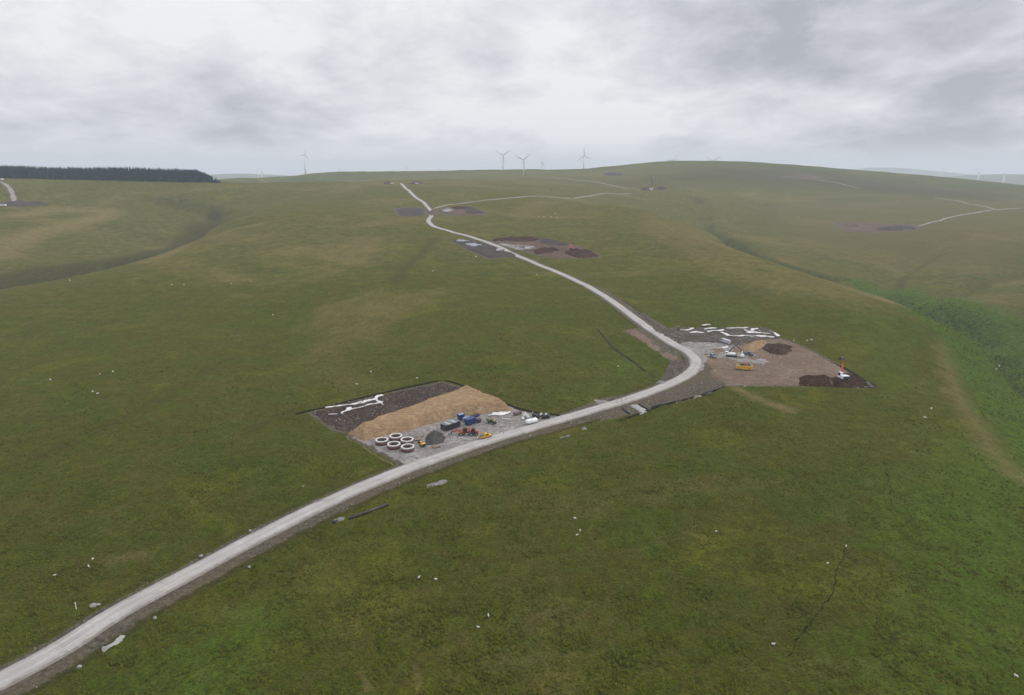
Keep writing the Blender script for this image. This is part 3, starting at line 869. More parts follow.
heap('peat_heap', [(462, 209.5), (474, 208.3), (487, 214.5), (466, 215)], E_slate, 'slate grey bank at the right end of the fourth pad', 'peat heap', 3.0, 10, step=4, rough=0.6, seed=32, jitter=2)
heap('gravel_heap', [(440, 210.5), (446, 209.3), (456, 210), (452, 212), (442, 212.5)], E_gravel, 'pale gravel heap on the fourth pad beside the track junction', 'gravel heap', 2.5, 9, step=3, rough=0.3, seed=33)
heap('peat_heap', [(427, 212.5), (432, 210.5), (438, 212), (436, 215), (431, 216.5)], E_red, 'small reddish soil heap hard by the road at the track junction', 'soil heap', 3.0, 8, step=3, rough=0.5, seed=34)
heap('peat_heap', [(873, 229), (890, 228), (917, 227.3), (918, 229.5), (890, 231.5), (876, 231.8)], E_slate, 'long dark bank at the front of the far pad beyond the valley', 'peat heap', 4.5, 12, step=5, rough=0.6, seed=35)
heap('peat_heap', [(838, 224.5), (848, 223.5), (866, 225), (862, 227.5), (846, 227.5)], E_red, 'pinkish brown soil bank at the left end of the far pad', 'soil heap', 3.5, 12, step=5, rough=0.6, seed=36)
heap('peat_heap', [(640, 189), (647, 187), (652, 188), (650, 190.5), (642, 190.5)], E_rust, 'dark soil bank left of the distant crane', 'soil heap', 6.0, 14, step=7, rough=0.6, seed=37)
heap('peat_heap', [(655, 188), (662, 187.3), (668, 189), (660, 190.5)], E_rust, 'dark soil bank right of the distant crane', 'soil heap', 6.0, 14, step=7, rough=0.6, seed=38)
heap('peat_heap', [(602, 174.8), (612, 173.5), (624, 174), (623, 175.5), (606, 175.8)], E_slate, 'dark bank around the white cabin high on the hill', 'soil heap', 6.0, 16, step=9, rough=0.6, seed=39)
heap('peat_heap', [(382, 183.6), (388, 182.6), (395, 182.8), (393, 184.3), (384, 184.6)], E_slate, 'dark mound left of the road where it meets the skyline', 'soil heap', 4.0, 12, step=7, rough=0.6, seed=40)
heap('peat_heap', [(406, 183.4), (418, 182.4), (426, 183.4), (416, 184.4)], E_slate, 'dark mound right of the road where it meets the skyline', 'soil heap', 4.0, 12, step=7, rough=0.6, seed=41)
heap('peat_heap', [(785, 177.5), (800, 175.6), (826, 177.5), (815, 178.8)], E_red, 'brown spoil bank at the head of the high hill track', 'soil heap', 5.0, 14, step=10, rough=0.6, seed=42)

# ------------------------------------------------------------------ materials of the made things
M_white = simple('white plastic', (0.58, 0.565, 0.555), 0.7, 0.28, 0.9, bump=0.05)
M_whiteb = simple('white paint', (0.72, 0.73, 0.74), 0.4, 0.06, 0.6)
M_black = simple('black plastic', (0.018, 0.018, 0.02), 0.45, 0.3, 1.5)
M_blackm = simple('black steel', (0.035, 0.037, 0.042), 0.5, 0.3, 1.0)
M_blue = simple('blue painted steel', (0.016, 0.032, 0.12), 0.45, 0.3, 1.2)
M_bluel = simple('faded blue sheeting', (0.20, 0.28, 0.42), 0.6, 0.25, 1.2)
M_red = simple('red paint', (0.42, 0.055, 0.03), 0.4, 0.2, 1.2)
M_orange = simple('orange paint', (0.60, 0.085, 0.03), 0.4, 0.15, 1.2)
M_yellow = simple('yellow paint', (0.58, 0.32, 0.02), 0.4, 0.12, 1.0)
M_green = simple('dull green paint', (0.10, 0.13, 0.06), 0.5, 0.2, 1.0)
M_grey = simple('grey paint', (0.30, 0.31, 0.32), 0.45, 0.1, 1.0)
M_silver = simple('silver paint', (0.50, 0.51, 0.53), 0.35, 0.06, 1.0, 0.3)
M_navy = simple('dark blue car paint', (0.04, 0.065, 0.10), 0.3, 0.15, 1.0)
M_glass = simple('dark glass', (0.02, 0.024, 0.028), 0.12, 0.2, 1.0)
M_tyre = simple('tyre rubber', (0.02, 0.02, 0.02), 0.8, 0.2, 3.0)
M_rim = simple('wheel rim', (0.35, 0.35, 0.35), 0.4, 0.1, 3.0)
M_lamp = simple('lamp glass', (0.75, 0.75, 0.7), 0.2, 0.05, 3.0)
M_conc = simple('concrete rim', (0.54, 0.53, 0.515), 0.8, 0.08, 0.9, bump=0.03)
M_rust = simple('rusty brown shutter', (0.13, 0.060, 0.042), 0.8, 0.3, 1.2, bump=0.03)
M_stone = simple('pale rock', (0.28, 0.27, 0.255), 0.9, 0.25, 1.2, bump=0.08)
M_slab = simple('grey stone slab', (0.155, 0.15, 0.143), 0.9, 0.25, 0.8, bump=0.06)
M_wool = simple('off white wool', (0.60, 0.58, 0.52), 0.95, 0.06, 5.0, bump=0.03)
M_wood = simple('weathered timber', (0.20, 0.16, 0.12), 0.85, 0.25, 2.0)
M_turb = simple('turbine white', (0.70, 0.71, 0.72), 0.45, 0.03, 0.1)
M_purple = simple('brown purple board', (0.12, 0.085, 0.09), 0.7, 0.25, 1.0)


def ground_at(px, py, up=0.12):
    p = P(px, py); p.z += up; return p


# ------------------------------------------------------------------ builders
def wheel(parent, x, y, r, w):
    t = MB().cyl((x, y - w / 2, r), (x, y + w / 2, r), r, n=16).build('wheel', M_tyre, parent, 0.04)
    s = 1 if y > 0 else -1
    MB().cyl((x, y + s * (w / 2 - 0.02), r), (x, y + s * (w / 2 + 0.03), r), r * 0.55, n=12).build('rim', M_rim, t)


def car(px, py, rz, paint, label, cat='car', kind='car', L=4.6, up=0.32, name=None):
    root = empty(name or 'parked_car', ground_at(px, py, up), rz, label, cat)
    h = L / 2; wd = 0.92
    if kind == 'pickup':
        MB().prism([(-h, 0.5), (h, 0.5), (h + .03, 0.85), (h - .25, 1.05), (-h, 1.08)], -wd, wd).build('body', paint, root, 0.06)
        MB().prism([(-0.55, 1.08), (1.25, 1.05), (0.65, 1.75), (-0.35, 1.78)], -wd + .07, wd - .07).build('cab', paint, root, 0.06)
        MB().box((-h / 2 - .42, 0, 1.085), (h - .7, 1.55, 0.03)).build('load_bed', M_black, root)
        gx = [(-0.42, 1.18), (1.02, 1.16), (0.58, 1.66), (-0.30, 1.68)]
        wsx = ((0.68, 1.78, 0), (1.24, 1.08, 0))
    elif kind == 'van':
        MB().prism([(-h, 0.4), (h, 0.4), (h + .03, 0.95), (h - .55, 1.2), (h - 1.25, 2.15), (-h + .05, 2.2)], -wd, wd).build('body', paint, root, 0.07)
        gx = [(h - 1.9, 1.3), (h - .85, 1.28), (h - 1.35, 1.95), (h - 1.9, 1.97)]
        wsx = ((h - 1.22, 2.08, 0), (h - .58, 1.22, 0))
    else:
        MB().prism([(-h, 0.4), (h, 0.4), (h + .03, 0.75), (h - .9, 0.98), (-h + .03, 1.02)], -wd, wd).build('body', paint, root, 0.07)
        MB().prism([(-h + .1, 1.0), (h - 1.0, 0.97), (h - 1.75, 1.52), (-h + .55, 1.55)], -wd + .08, wd - .08).build('roof', paint, root, 0.06)
        gx = [(-h + .45, 1.05), (h - 1.3, 1.04), (h - 1.82, 1.44), (-h + .72, 1.46)]
        wsx = ((h - 1.70, 1.50, 0), (h - 1.04, 1.0, 0))
    off = wd + .006 if kind == 'van' else wd - .07 + .006
    for s in (-1, 1):
        MB().prism(gx, s * off - .012, s * off + .012).build('side_window', M_glass, root)
        MB().box((h + .02, s * .62, 0.72), (0.06, 0.34, 0.16)).build('headlight', M_lamp, root)
    a, b = Vector((wsx[0][0], 0, wsx[0][1])), Vector((wsx[1][0], 0, wsx[1][1]))
    nn_ = Vector((a.z - b.z, 0, b.x - a.x)).normalized() * 0.02
    q = [a + nn_, b + nn_]
    wy = wd - .2
    MB().add([(q[0].x, -wy, q[0].z), (q[1].x, -wy, q[1].z), (q[1].x, wy, q[1].z), (q[0].x, wy, q[0].z), (q[0].x - .03, -wy, q[0].z - .03), (q[1].x - .03, -wy, q[1].z - .03), (q[1].x - .03, wy, q[1].z - .03), (q[0].x - .03, wy, q[0].z - .03)],
             [(0, 1, 2, 3), (7, 6, 5, 4), (0, 4, 5, 1), (1, 5, 6, 2), (2, 6, 7, 3), (3, 7, 4, 0)]).build('windscreen', M_glass, root)
    for x in (-h + .85, h - .85):
        for y in (-wd + .08, wd - .08):
            wheel(root, x, y, 0.36, 0.24)
    return root


def excavator(px, py, rz, paint, armcol, label, s=1.0, pose=((1.0, 2.0), (3.0, 4.6), (5.2, 3.6), (5.0, 1.0)), up=0.3, basecol=None, name='excavator', slew=0.0):
    root = empty(name, ground_at(px, py, up), rz, label, 'excavator'); root.scale = (s, s, s)
    for y in (-1.05, 1.05):
        MB().prism([(-1.7, .2), (-1.4, 0), (1.4, 0), (1.75, .2), (1.8, .6), (1.5, .82), (-1.5, .82), (-1.8, .6)], y - .28, y + .28).build('track', M_blackm, root, 0.05)
    MB().box((0, 0, .68), (1.6, 1.6, .36)).build('undercarriage', M_blackm, root)
    ho = MB().prism([(-1.9, .95), (1.25, .95), (1.25, 1.35), (0.1, 1.95), (-1.9, 2.05)], -1.25, 1.25).build('engine_house', basecol or paint, root, 0.08)
    cb = MB().prism([(-.35, 1.3), (1.25, 1.0), (1.3, 1.6), (.95, 2.9), (-.35, 2.9)], .35, 1.23).build('cab', basecol or paint, root, 0.05)
    MB().prism([(-.2, 1.7), (1.1, 1.7), (.85, 2.75), (-.2, 2.75)], 1.235, 1.255).build('side_window', M_glass, cb)
    MB().add([(1.32, .45, 1.65), (1.32, 1.13, 1.65), (1.0, 1.13, 2.8), (1.0, .45, 2.8), (1.28, .45, 1.65), (1.28, 1.13, 1.65), (.96, 1.13, 2.8), (.96, .45, 2.8)],
             [(0, 1, 2, 3), (7, 6, 5, 4), (0, 4, 5, 1), (1, 5, 6, 2), (2, 6, 7, 3), (3, 7, 4, 0)]).build('windscreen', M_glass, cb)
    MB().box((-1.95, 0, 1.45), (.5, 2.3, .9)).build('counterweight', M_blackm, root, 0.08)
    a, b, c, d = [Vector((x, -.15, z)) for x, z in pose]
    MB().cyl(a, b, .36, .30, 4).build('boom', armcol, root)
    MB().cyl(b, c, .27, .20, 4).build('stick', armcol, root)
    MB().cyl(a.lerp(b, .15) + Vector((.35, 0, -.3)), a.lerp(b, .65) + Vector((0.05, 0, -.35)), .09, n=8).build('ram', M_silver, root)
    dd = d - c
    MB().prism([(c.x - .3, c.z + .1), (c.x + .3, c.z + .1), (d.x + .55, d.z + .7), (d.x + .1, d.z), (d.x - .8, d.z + .25), (c.x - .6, c.z - .5)], -.75, .45).build('bucket', M_blackm, root, 0.04)
    return root


# ------------------------------------------------------------------ the near compound
PADZ = 0.18
RINGS = [(382, 444.0, 'brown-sided concrete ring with white rim, left end of the cluster'), (396, 440, 'brown-sided concrete ring with white rim, nearest the tan spoil bank'),
         (394, 448.2, 'brown-sided concrete ring with white rim, in the middle of the front row'), (407.2, 443.6, 'brown-sided concrete ring with white rim, nearest the grey aggregate heap'),
         (407.8, 450.8, 'brown-sided concrete ring with white rim, nearest the road')]
ring0 = None
for (px, py, lab) in RINGS:
    if ring0 is None:
        ring0 = empty('concrete_ring', (0, 0, 0), 0, lab, 'concrete ring', 'concrete rings stored in the compound')
        ro, ri, hh = 2.25, 1.86, 1.65
        MB().lathe([(ro, 0), (ro, hh - .55), (ro - .05, hh - .5), (ri + .02, hh - .5), (ri, 0), (ro, 0)], 36).build('ring_wall', M_rust, ring0)
        MB().lathe([(ro + .04, hh - .5), (ro + .06, hh - .05), (ro, hh), (ri, hh), (ri - .05, hh - .05), (ri - .03, hh - .5), (ro + .04, hh - .5)], 36).build('rim', M_conc, ring0)
        MB().cyl((0, 0, .02), (0, 0, .10), ri - .02, n=30).build('inner_floor', M_blackm, ring0)
        o = ring0
    else:
        o = copy_tree(ring0)
    o['label'] = lab; o.location = ground_at(px, py, PADZ)

# the black lidded container
rz_road = heading((440, 452), (520, 427))
r_ = empty('storage_container', ground_at(450.5, 428.5, PADZ), rz_road + R(4), 'long black container with ribbed sides and panelled lid beside the blue skips', 'container')
mb = MB().box((0, 0, 1.25), (7.2, 3.2, 2.1)); mb.build('body', M_blackm, r_, 0.05)
for i in range(9):
    for y in (-1.66, 1.66): MB().box((-3.3 + i * .825, y, 1.25), (.16, .1, 2.0)).build('side_rib', M_black, r_)
for i in range(5):
    MB().box((-2.85 + i * 1.42, 0, 2.36), (1.3, 3.1, .12)).build('lid_panel', M_grey if i % 2 else simple('lid grey', (0.10, 0.115, 0.14), .5, .2), r_, 0.02)
for y in (-1.2, 1.2): MB().box((0, y, .1), (7.0, .22, .2)).build('skid', M_black, r_)


def skip(px, py, rz, size, mat, label, top=None):
    r_ = empty('skip', ground_at(px, py, PADZ), rz, label, 'skip')
    l, w, h = size
    MB().prism([(-l / 2 + .5, .1), (l / 2 - .5, .1), (l / 2, h), (-l / 2, h)], -w / 2, w / 2).build('body', mat, r_, 0.04)
    mb = MB().box((0, w / 2, h), (l + .1, .12, .14)).box((0, -w / 2, h), (l + .1, .12, .14)).box((l / 2, 0, h), (.12, w - .13, .14)).box((-l / 2, 0, h), (.12, w - .13, .14)); mb.build('rim', mat, r_)
    MB().box((0, 0, h + .02), (l - .3, w - .25, .08)).build('load', top or M_black, r_)
    for i in range(3):
        for y in (-w / 2 - .04, w / 2 + .04): MB().box((-l / 2 + .9 + i * (l - 1.8) / 2, y, h * .52), (.12, .07, h * .7)).build('side_rib', mat, r_)
    return r_


skip(470, 424.5, rz_road, (4.4, 2.2, 2.4), M_blue, 'bright blue high-sided skip at the end of the black container', M_blue)
skip(461, 420.0, rz_road, (2.6, 1.9, 2.3), M_blue, 'small blue skip behind the black container', M_bluel)
skip(466, 421.8, rz_road + .2, (2.4, 1.8, 1.5), M_bluel, 'pale faded blue skip between the two darker blue ones', M_bluel)
skip(475, 417.3, rz_road + .05, (4.2, 1.6, 0.8), M_blue, 'low dark blue skip at the foot of the tan bank', M_black)
skip(478.5, 422.8, rz_road + .3, (2.0, 1.6, 1.4), M_navy, 'small navy skip at the right of the blue group', M_black)

# red telehandler
r_ = empty('telehandler', ground_at(464.5, 435, PADZ), heading((474, 434), (450, 436)), 'red telehandler with its boom lowered in front of the black container', 'telehandler')
MB().prism([(-2.5, .6), (2.3, .6), (2.3, 1.1), (.6, 1.25), (-2.5, 1.5)], -.75, .75).build('chassis', M_red, r_, 0.05)
cb = MB().prism([(-.9, 1.2), (.8, 1.2), (.75, 2.2), (.4, 2.9), (-.8, 2.9)], .2, 1.15).build('cab', M_black, r_, 0.05)
MB().prism([(-.7, 1.6), (.6, 1.6), (.55, 2.2), (.3, 2.75), (-.65, 2.75)], 1.152, 1.17).build('side_window', M_glass, cb)
MB().cyl((-2.3, -.45, 2.1), (4.6, -.45, 1.5), .34, .26, 4).build('boom', M_red, r_)
MB().box((4.8, -.45, 1.1), (.18, 1.3, 1.1)).build('carriage', M_blackm, r_)
for y in (-.85, -.05): MB().box((5.5, y, .6), (1.3, .14, .08)).build('fork', M_blackm, r_)
MB().box((-2.5, .1, 1.3), (.9, 1.9, .9)).build('engine_cover', M_orange, r_, 0.06)
for x in (-1.6, 1.6):
    for y in (-.95, .95): wheel(r_, x, y, .62, .42)
# small dark loader beside it
r_ = empty('wheel_loader', ground_at(473, 435.5, PADZ), heading((473, 436), (466, 436)), 'small dark loader with orange-red tail between telehandler and yellow pickup', 'loader')
MB().prism([(-1.9, .6), (.9, .6), (.9, 1.1), (-.3, 1.5), (-1.9, 1.7)], -.75, .75).build('body', M_blackm, r_, .05)
cb = MB().prism([(-.7, 1.4), (.7, 1.3), (.55, 2.7), (-.6, 2.75)], -.6, .6).build('cab', M_black, r_, .04)
MB().prism([(-.5, 1.7), (.5, 1.7), (.42, 2.6), (-.45, 2.6)], .605, .62).build('side_window', M_glass, cb)
MB().prism([(-2.2, .9), (-1.5, .9), (-1.4, 1.9), (-2.1, 2.0)], -.8, .8).build('tail', M_orange, r_, .08)
MB().cyl((.8, 0, 1.1), (2.1, 0, .6), .2, n=4).build('lift_arm', M_grey, r_)
MB().prism([(2.0, .2), (2.9, .1), (2.6, .9), (2.0, 1.0)], -.95, .95).build('bucket', M_grey, r_, .03)
for x in (-1.3, .6):
    for y in (-.85, .85): wheel(r_, x, y, .55, .38)
car(485.5, 438.3, heading((478, 440), (492, 436.5)), M_yellow, 'yellow pickup truck with dark windows parked at the edge of the road', 'pickup truck', 'pickup', 5.0, 0.25, 'pickup_truck')

# green site dumper
r_ = empty('site_dumper', ground_at(491.5, 423.8, PADZ), heading((495, 424), (487, 421)), 'small dull green dumper standing alone behind the yellow pickup', 'dumper')
MB().prism([(-1.9, .55), (1.0, .55), (1.0, .9), (-1.9, 1.2)], -.6, .6).build('chassis', M_blackm, r_, .04)
MB().prism([(.1, .8), (1.6, .8), (2.3, 1.8), (-.1, 1.75)], -.9, .9).build('tipping_skip', M_green, r_, .05)
MB().box((-1.6, 0, 1.3), (.9, 1.1, .5)).build('engine_cover', M_green, r_, .06)
MB().box((-.7, 0, 1.2), (.5, .5, .5)).build('seat', M_black, r_, .05)
mb = MB()
for y in (-.5, .5): mb.cyl((-1.0, y, 1.2), (-1.0, y, 2.6), .05, n=8)
mb.cyl((-1.0, -.55, 2.6), (-1.0, .55, 2.6), .05, n=8); mb.build('roll_bar', M_yellow, r_)
for x in (-1.3, 1.1):
    for y in (-.85, .85): wheel(r_, x, y, .52, .36)

# mini excavator by the rings
excavator(422.5, 446.5, heading((426, 448), (417, 442)), M_yellow, M_wood, 'small yellow-brown mini excavator reaching towards the concrete rings', 0.62, ((.9, 1.7), (2.6, 2.6), (4.2, 2.0), (4.4, .3)), PADZ, name='mini_excavator')
# timber pallets between the rings and the digger
for px, py, a, lab in ((417.5, 440.2, .3, 'tan timber pallet lying behind the mini excavator'), (419.5, 437.2, 1.1, 'tan timber pallet at the foot of the aggregate heap, nearer the spoil bank'), (436, 447.5, .7, 'tan timber pallet on gravel in front of the aggregate heap')):
    r_ = empty('pallet', ground_at(px, py, PADZ), a, lab, 'pallet')
    for i in range(6): MB().box((0, -1.0 + i * .4, .42), (2.6, .3, .08)).build('deck_board', M_wood, r_)
    for x in (-1.1, 0, 1.1): MB().box((x, 0, .2), (.18, 2.3, .34)).build('bearer', M_wood, r_)
# white plastic tank
r_ = empty('storage_tank', ground_at(531.5, 424.0, PADZ), heading((525, 424.5), (538, 421.5)), 'white horizontal tank with rounded ends lying beside the road', 'tank')
mb = MB().lathe([(0.0, -2.6), (.45, -2.55), (.85, -2.3), (1.0, -1.9), (1.0, 1.9), (.85, 2.3), (.45, 2.55), (0, 2.6)], 20)
mb.v = [(z, x, y + 1.1) for x, y, z in mb.v]; mb.build('shell', M_whiteb, r_)
for x in (-1.5, 1.5): MB().box((x, 0, .12), (.4, 1.7, .24)).build('cradle', M_blackm, r_)
MB().cyl((.3, 0, 2.05), (.3, 0, 2.25), .3, n=14).build('hatch', M_grey, r_)


def sheet(px_pts, label, width, mat=M_white, name='plastic_sheet', up=0.35, seed=0, group=None, cat='plastic sheet'):
    up += .35 if group else .1
    """a long crumpled strip of sheeting with real thickness lying on the ground"""
    ln = spline(PP(px_pts), 0.9)
    d = np.gradient(ln, axis=0); d /= np.hypot(d[:, 0], d[:, 1])[:, None] + 1e-9
    s = np.arange(len(ln)) * 0.9
    w = width * (0.42 + 0.40 * vnoise(s / 2.6 + seed * 9.1, s * 0 + seed) + .30 * vnoise(s / 1.1 + seed, s * 0 + seed * 2.2)); w = np.maximum(w, .10); w[0] *= .3; w[-1] *= .3
    ctr = ln + np.stack([d[:, 1], -d[:, 0]], 1) * (0.55 * width * vnoise(s / 3.1, s * 0 + seed * 3.3) + .3 * width * vnoise(s / 1.3, s * 0 + seed * 5.3))[:, None]
    vs = []; c0 = ctr.mean(0); z0 = h1(*c0)
    prof = [(-1, 0), (-.6, .22), (-.15, .10), (.3, .30), (.7, .12), (1, 0)]
    for a, z in prof:
        x = ctr[:, 0] + d[:, 1] * a * w; y = ctr[:, 1] - d[:, 0] * a * w
        zz = hgt(x, y) + up - .1 + z * (0.7 + 0.6 * vnoise(s / 1.7, s * 0 + a * 5 + seed))
        vs.append(np.stack([x - c0[0], y - c0[1], zz - z0], 1))
    m = len(prof); V = np.stack(vs, 1).reshape(-1, 3)
    low = V - np.array([0, 0, .3])
    L = len(ln); F = []
    for i in range(L - 1):
        for j in range(m - 1):
            q = (i * m + j, i * m + j + 1, (i + 1) * m + j + 1, (i + 1) * m + j)
            F.append(q); F.append(tuple(k + L * m for k in q[::-1]))
    mb = MB(); mb.v = [tuple(v) for v in V] + [tuple(v) for v in low]
    for i in range(L - 1):
        F.append((i * m, (i + 1) * m, (i + 1) * m + L * m, i * m + L * m)); F.append(((i + 1) * m - 1, (i + 1) * m - 1 + L * m, (i + 2) * m - 1 + L * m, (i + 2) * m - 1))
    mb.f = F; mb.s = [True] * len(F)
    o = mb.build(name, mat, None, 0, (c0[0], c0[1], z0))
    return tag(o, label, cat, group)


GS = 'white sheeting strips in the near compound'
sheet([(325.5, 408.8), (333, 408), (343, 406.5), (354, 404.7), (362, 402.5)], 'rearmost long white sheet strip on the dark peat, along its back ditch', 1.1, seed=1, group=GS)
sheet([(347, 412), (357, 409.5), (368, 406.5), (377, 404), (383, 402.5)], 'white sheet strip across the middle of the dark peat', 1.3, seed=2, group=GS)
sheet([(353, 405.8), (361, 403.8), (369, 401.5), (376, 398.7), (383, 396.2)], 'white sheet strip reaching highest up the dark peat', 1.2, seed=3, group=GS)
sheet([(375.5, 400), (379, 402), (382.5, 404.8), (384.5, 406.3)], 'short hooked white sheet at the right end of the strips', 1.1, seed=4, group=GS)
sheet([(339, 414.5), (343, 412.5), (347, 411.3), (352, 409)], 'broad crumpled white sheet at the left of the middle strip', 2.2, seed=5, group=GS)
sheet([(329, 416.2), (333, 415.5), (337.5, 415.2)], 'shortest white sheet, lowest on the left of the peat', 1.1, seed=6, group=GS)
sheet([(409, 458.5), (413, 457.5), (418, 459)], 'small pale sheet lying on gravel in front of the concrete rings', 1.0, M_grey, seed=7)
sheet([(488, 416.5), (496, 415.6), (504, 414), (511, 413.5)], 'big heap of white sheeting at the foot of the tan bank', 2.3, seed=8, up=0.6)
sheet([(502, 419), (507, 419.8), (511, 420.5)], 'small white sheet on open gravel below the white heap', 0.9, seed=9)
sheet([(555, 418.3), (559, 417.8), (563, 418)], 'pale grey sheet at the far end of the near compound', 1.2, M_grey, seed=10)


def bag(px, py, s, mat, label, group, seed):
    r_ = empty('bulk_bag', ground_at(px, py, PADZ), seed * .7, label, 'bulk bag', group)
    mb = MB().lump((0, 0, s * .48), (s * .58, s * .58, s * .55), seed, .3, 2)
    mb.v = [(x, y, max(z, 0)) for x, y, z in mb.v]
    mb.build('sack', mat, r_)
    MB().cyl((0, 0, s * .9), (.05, .05, s * 1.25), s * .14, s * .2, 8).build('neck', mat, r_)


GB = 'filled bulk bags at the roadside end of the compound'
for i, (px, py, s, mat, lab) in enumerate([
        (525, 417.5, 1.7, M_white, 'big white bulk bag left of the black bags'), (528, 419, 1.3, M_white, 'smaller white bulk bag in front of the big white one'),
        (523, 420, 1.0, M_whiteb, 'smallest white bag beside the white tank'),
        (534, 417, 1.5, M_black, 'black bulk bag at the left end of the black row'), (538, 418.3, 1.6, M_black, 'black bulk bag behind the white tank'),
        (541, 416.6, 1.2, M_white, 'white bag lying among the black bags'), (543.5, 418.9, 1.8, M_black, 'largest black bulk bag near the road'),
        (548, 418.5, 1.7, M_black, 'black bulk bag at the far right end of the row'), (546, 416.5, 1.1, M_whiteb, 'small white bag behind the black bags at the right end'),
        (533.5, 420, 1.0, M_black, 'smallest black bag touching the white tank')]):
    bag(px, py, s, mat, lab, GB, i + 1)
r_ = empty('board_stack', ground_at(517.5, 415, PADZ), rz_road, 'stack of brown-purple boards between white sheeting and bulk bags', 'board stack')
for i in range(6): MB().box((random.uniform(-.1, .1), random.uniform(-.1, .1), .12 + i * .2), (3.4, 1.5, .17)).build('board', M_purple if i % 3 else M_wood, r_, .01)

# ------------------------------------------------------------------ the second compound at the bend
rzb = heading((710, 353), (760, 356))
car(725, 343.5, heading((731, 345.5), (719, 341.5)), M_silver, 'long silver van parked in front of the white sheets', 'van', 'van', 7.2, 0.35, 'parked_van')
car(713, 357.8, heading((709, 354.5), (717, 359.5)), simple('slate blue paint', (0.10, 0.16, 0.24), .35, .1), 'slate blue car standing alone at the left edge of the hardstanding', 'car', 'car', 4.3, 0.45)
car(748.5, 355.6, heading((742, 354), (756, 357)), M_navy, 'dark blue pickup beside the white crane at the brown soil', 'pickup truck', 'pickup', 5.4, 0.35, 'pickup_truck')
# white loading crane with folded jib
r_ = empty('loader_crane', ground_at(731.5, 357, .4), rzb, 'white tracked crane with its dark jib folded in an arch', 'crane')
for y in (-1.0, 1.0): MB().prism([(-2.6, .2), (-2.3, 0), (2.3, 0), (2.6, .2), (2.6, .6), (2.3, .85), (-2.3, .85), (-2.6, .6)], y - .3, y + .3).build('track', M_blackm, r_, .05)
MB().box((-.4, 0, 1.35), (4.4, 2.3, .9)).build('body', M_whiteb, r_, .1)
cb = MB().prism([(-3.3, .9), (-1.6, .9), (-1.6, 2.4), (-3.0, 2.4), (-3.4, 1.7)], -.7, .9).build('cab', M_whiteb, r_, .06)
MB().prism([(-3.1, 1.5), (-1.9, 1.5), (-1.9, 2.2), (-2.9, 2.2)], -.73, -.71).build('side_window', M_glass, cb)
MB().cyl((-1.8, 0, 1.8), (1.6, 0, 6.2), .3, .26, 4).build('lower_jib', M_blackm, r_)
MB().cyl((1.6, 0, 6.2), (4.9, 0, 3.2), .26, .2, 4).build('upper_jib', M_blackm, r_)
MB().cyl((4.9, 0, 3.2), (5.6, 0, 1.0), .2, .16, 4).build('jib_tip', M_whiteb, r_)
MB().box((5.3, .2, .7), (1.6, 1.8, 1.2)).build('outrigger_box', M_whiteb, r_, .06)
sheet([(717, 349.5), (722, 348.3), (728, 347.3)], 'white sheet on gravel between silver van and white crane', 1.5, seed=11, up=.5)
sheet([(734, 356.8), (738, 356), (742, 355.4)], 'pale crumpled sheet under the jib of the white crane', 1.6, M_grey, seed=12, up=.5)
# yellow skip with red and black load
r_ = empty('yellow_trailer', ground_at(744.2, 370, .25), rzb + R(2), 'bright yellow low trailer carrying red and black gear on the brown pad', 'trailer')
MB().box((0, 0, 1.25), (7.4, 2.6, 1.7)).build('body', M_yellow, r_, .06)
MB().box((0, 0, 2.14), (6.9, 2.2, .08)).build('deck', M_wood, r_)
for i in range(6):
    for y in (-1.34, 1.34): MB().box((-3.2 + i * 1.28, y, 1.25), (.14, .06, 1.6)).build('side_rib', M_yellow, r_)
MB().box((.5, .2, 2.75), (1.1, 1.2, 1.1)).build('red_unit', M_red, r_, .08)
MB().box((-1.2, .2, 2.6), (1.6, 1.3, .8)).build('black_unit', M_blackm, r_, .08)
MB().box((2.1, .3, 2.55), (1.0, 1.2, .7)).build('black_unit', M_blackm, r_, .08)
for s in (-1, 1): MB().cyl((s * 3.7, 0, .9), (s * 4.6, 0, .5), .16, n=8).build('drawbar', M_grey, r_)
for x in (-2.2, 2.2):
    for y in (-1.15, 1.15): wheel(r_, x, y, .5, .3)
sheet([(709.5, 369), (712, 368.6), (714.5, 368.5)], 'small pale board lying alone on the brown pad left of the yellow trailer', 1.0, M_wood, name='board', seed=13, cat='board')
excavator(842, 383.5, R(100), M_orange, M_orange, 'white and orange excavator with boom raised straight up on the peat heap', 1.35, ((.9, 2.0), (1.2, 5.6), (1.7, 7.6), (2.4, 6.4)), 1.6, M_whiteb)
GM = 'trackway mats at the corner of the brown pad'
for i, (px, py, lab, c) in enumerate([(864, 386, 'pale green-grey mat at the corner of the brown pad', simple('pale mat', (0.17, 0.20, 0.18), .8, .2)), (869.5, 385.5, 'black mat outermost at the corner of the brown pad', M_black)]):
    r_ = empty('trackway_mat', ground_at(px, py, .2), heading((866, 381), (874, 388)), lab, 'mat', GM)
    MB().box((0, 0, .25), (9.0 if i else 5.5, 1.9, .3), 0, 1, 0).build('mat_board', c, r_, .03)
    for k in range(6): MB().box((-3 + k * 1.1 if i else -2.2 + k * .85, 0, .43), (.12, 1.7, .06)).build('tread_bar', M_blackm, r_)
GL = 'white sheets on the laydown strip'
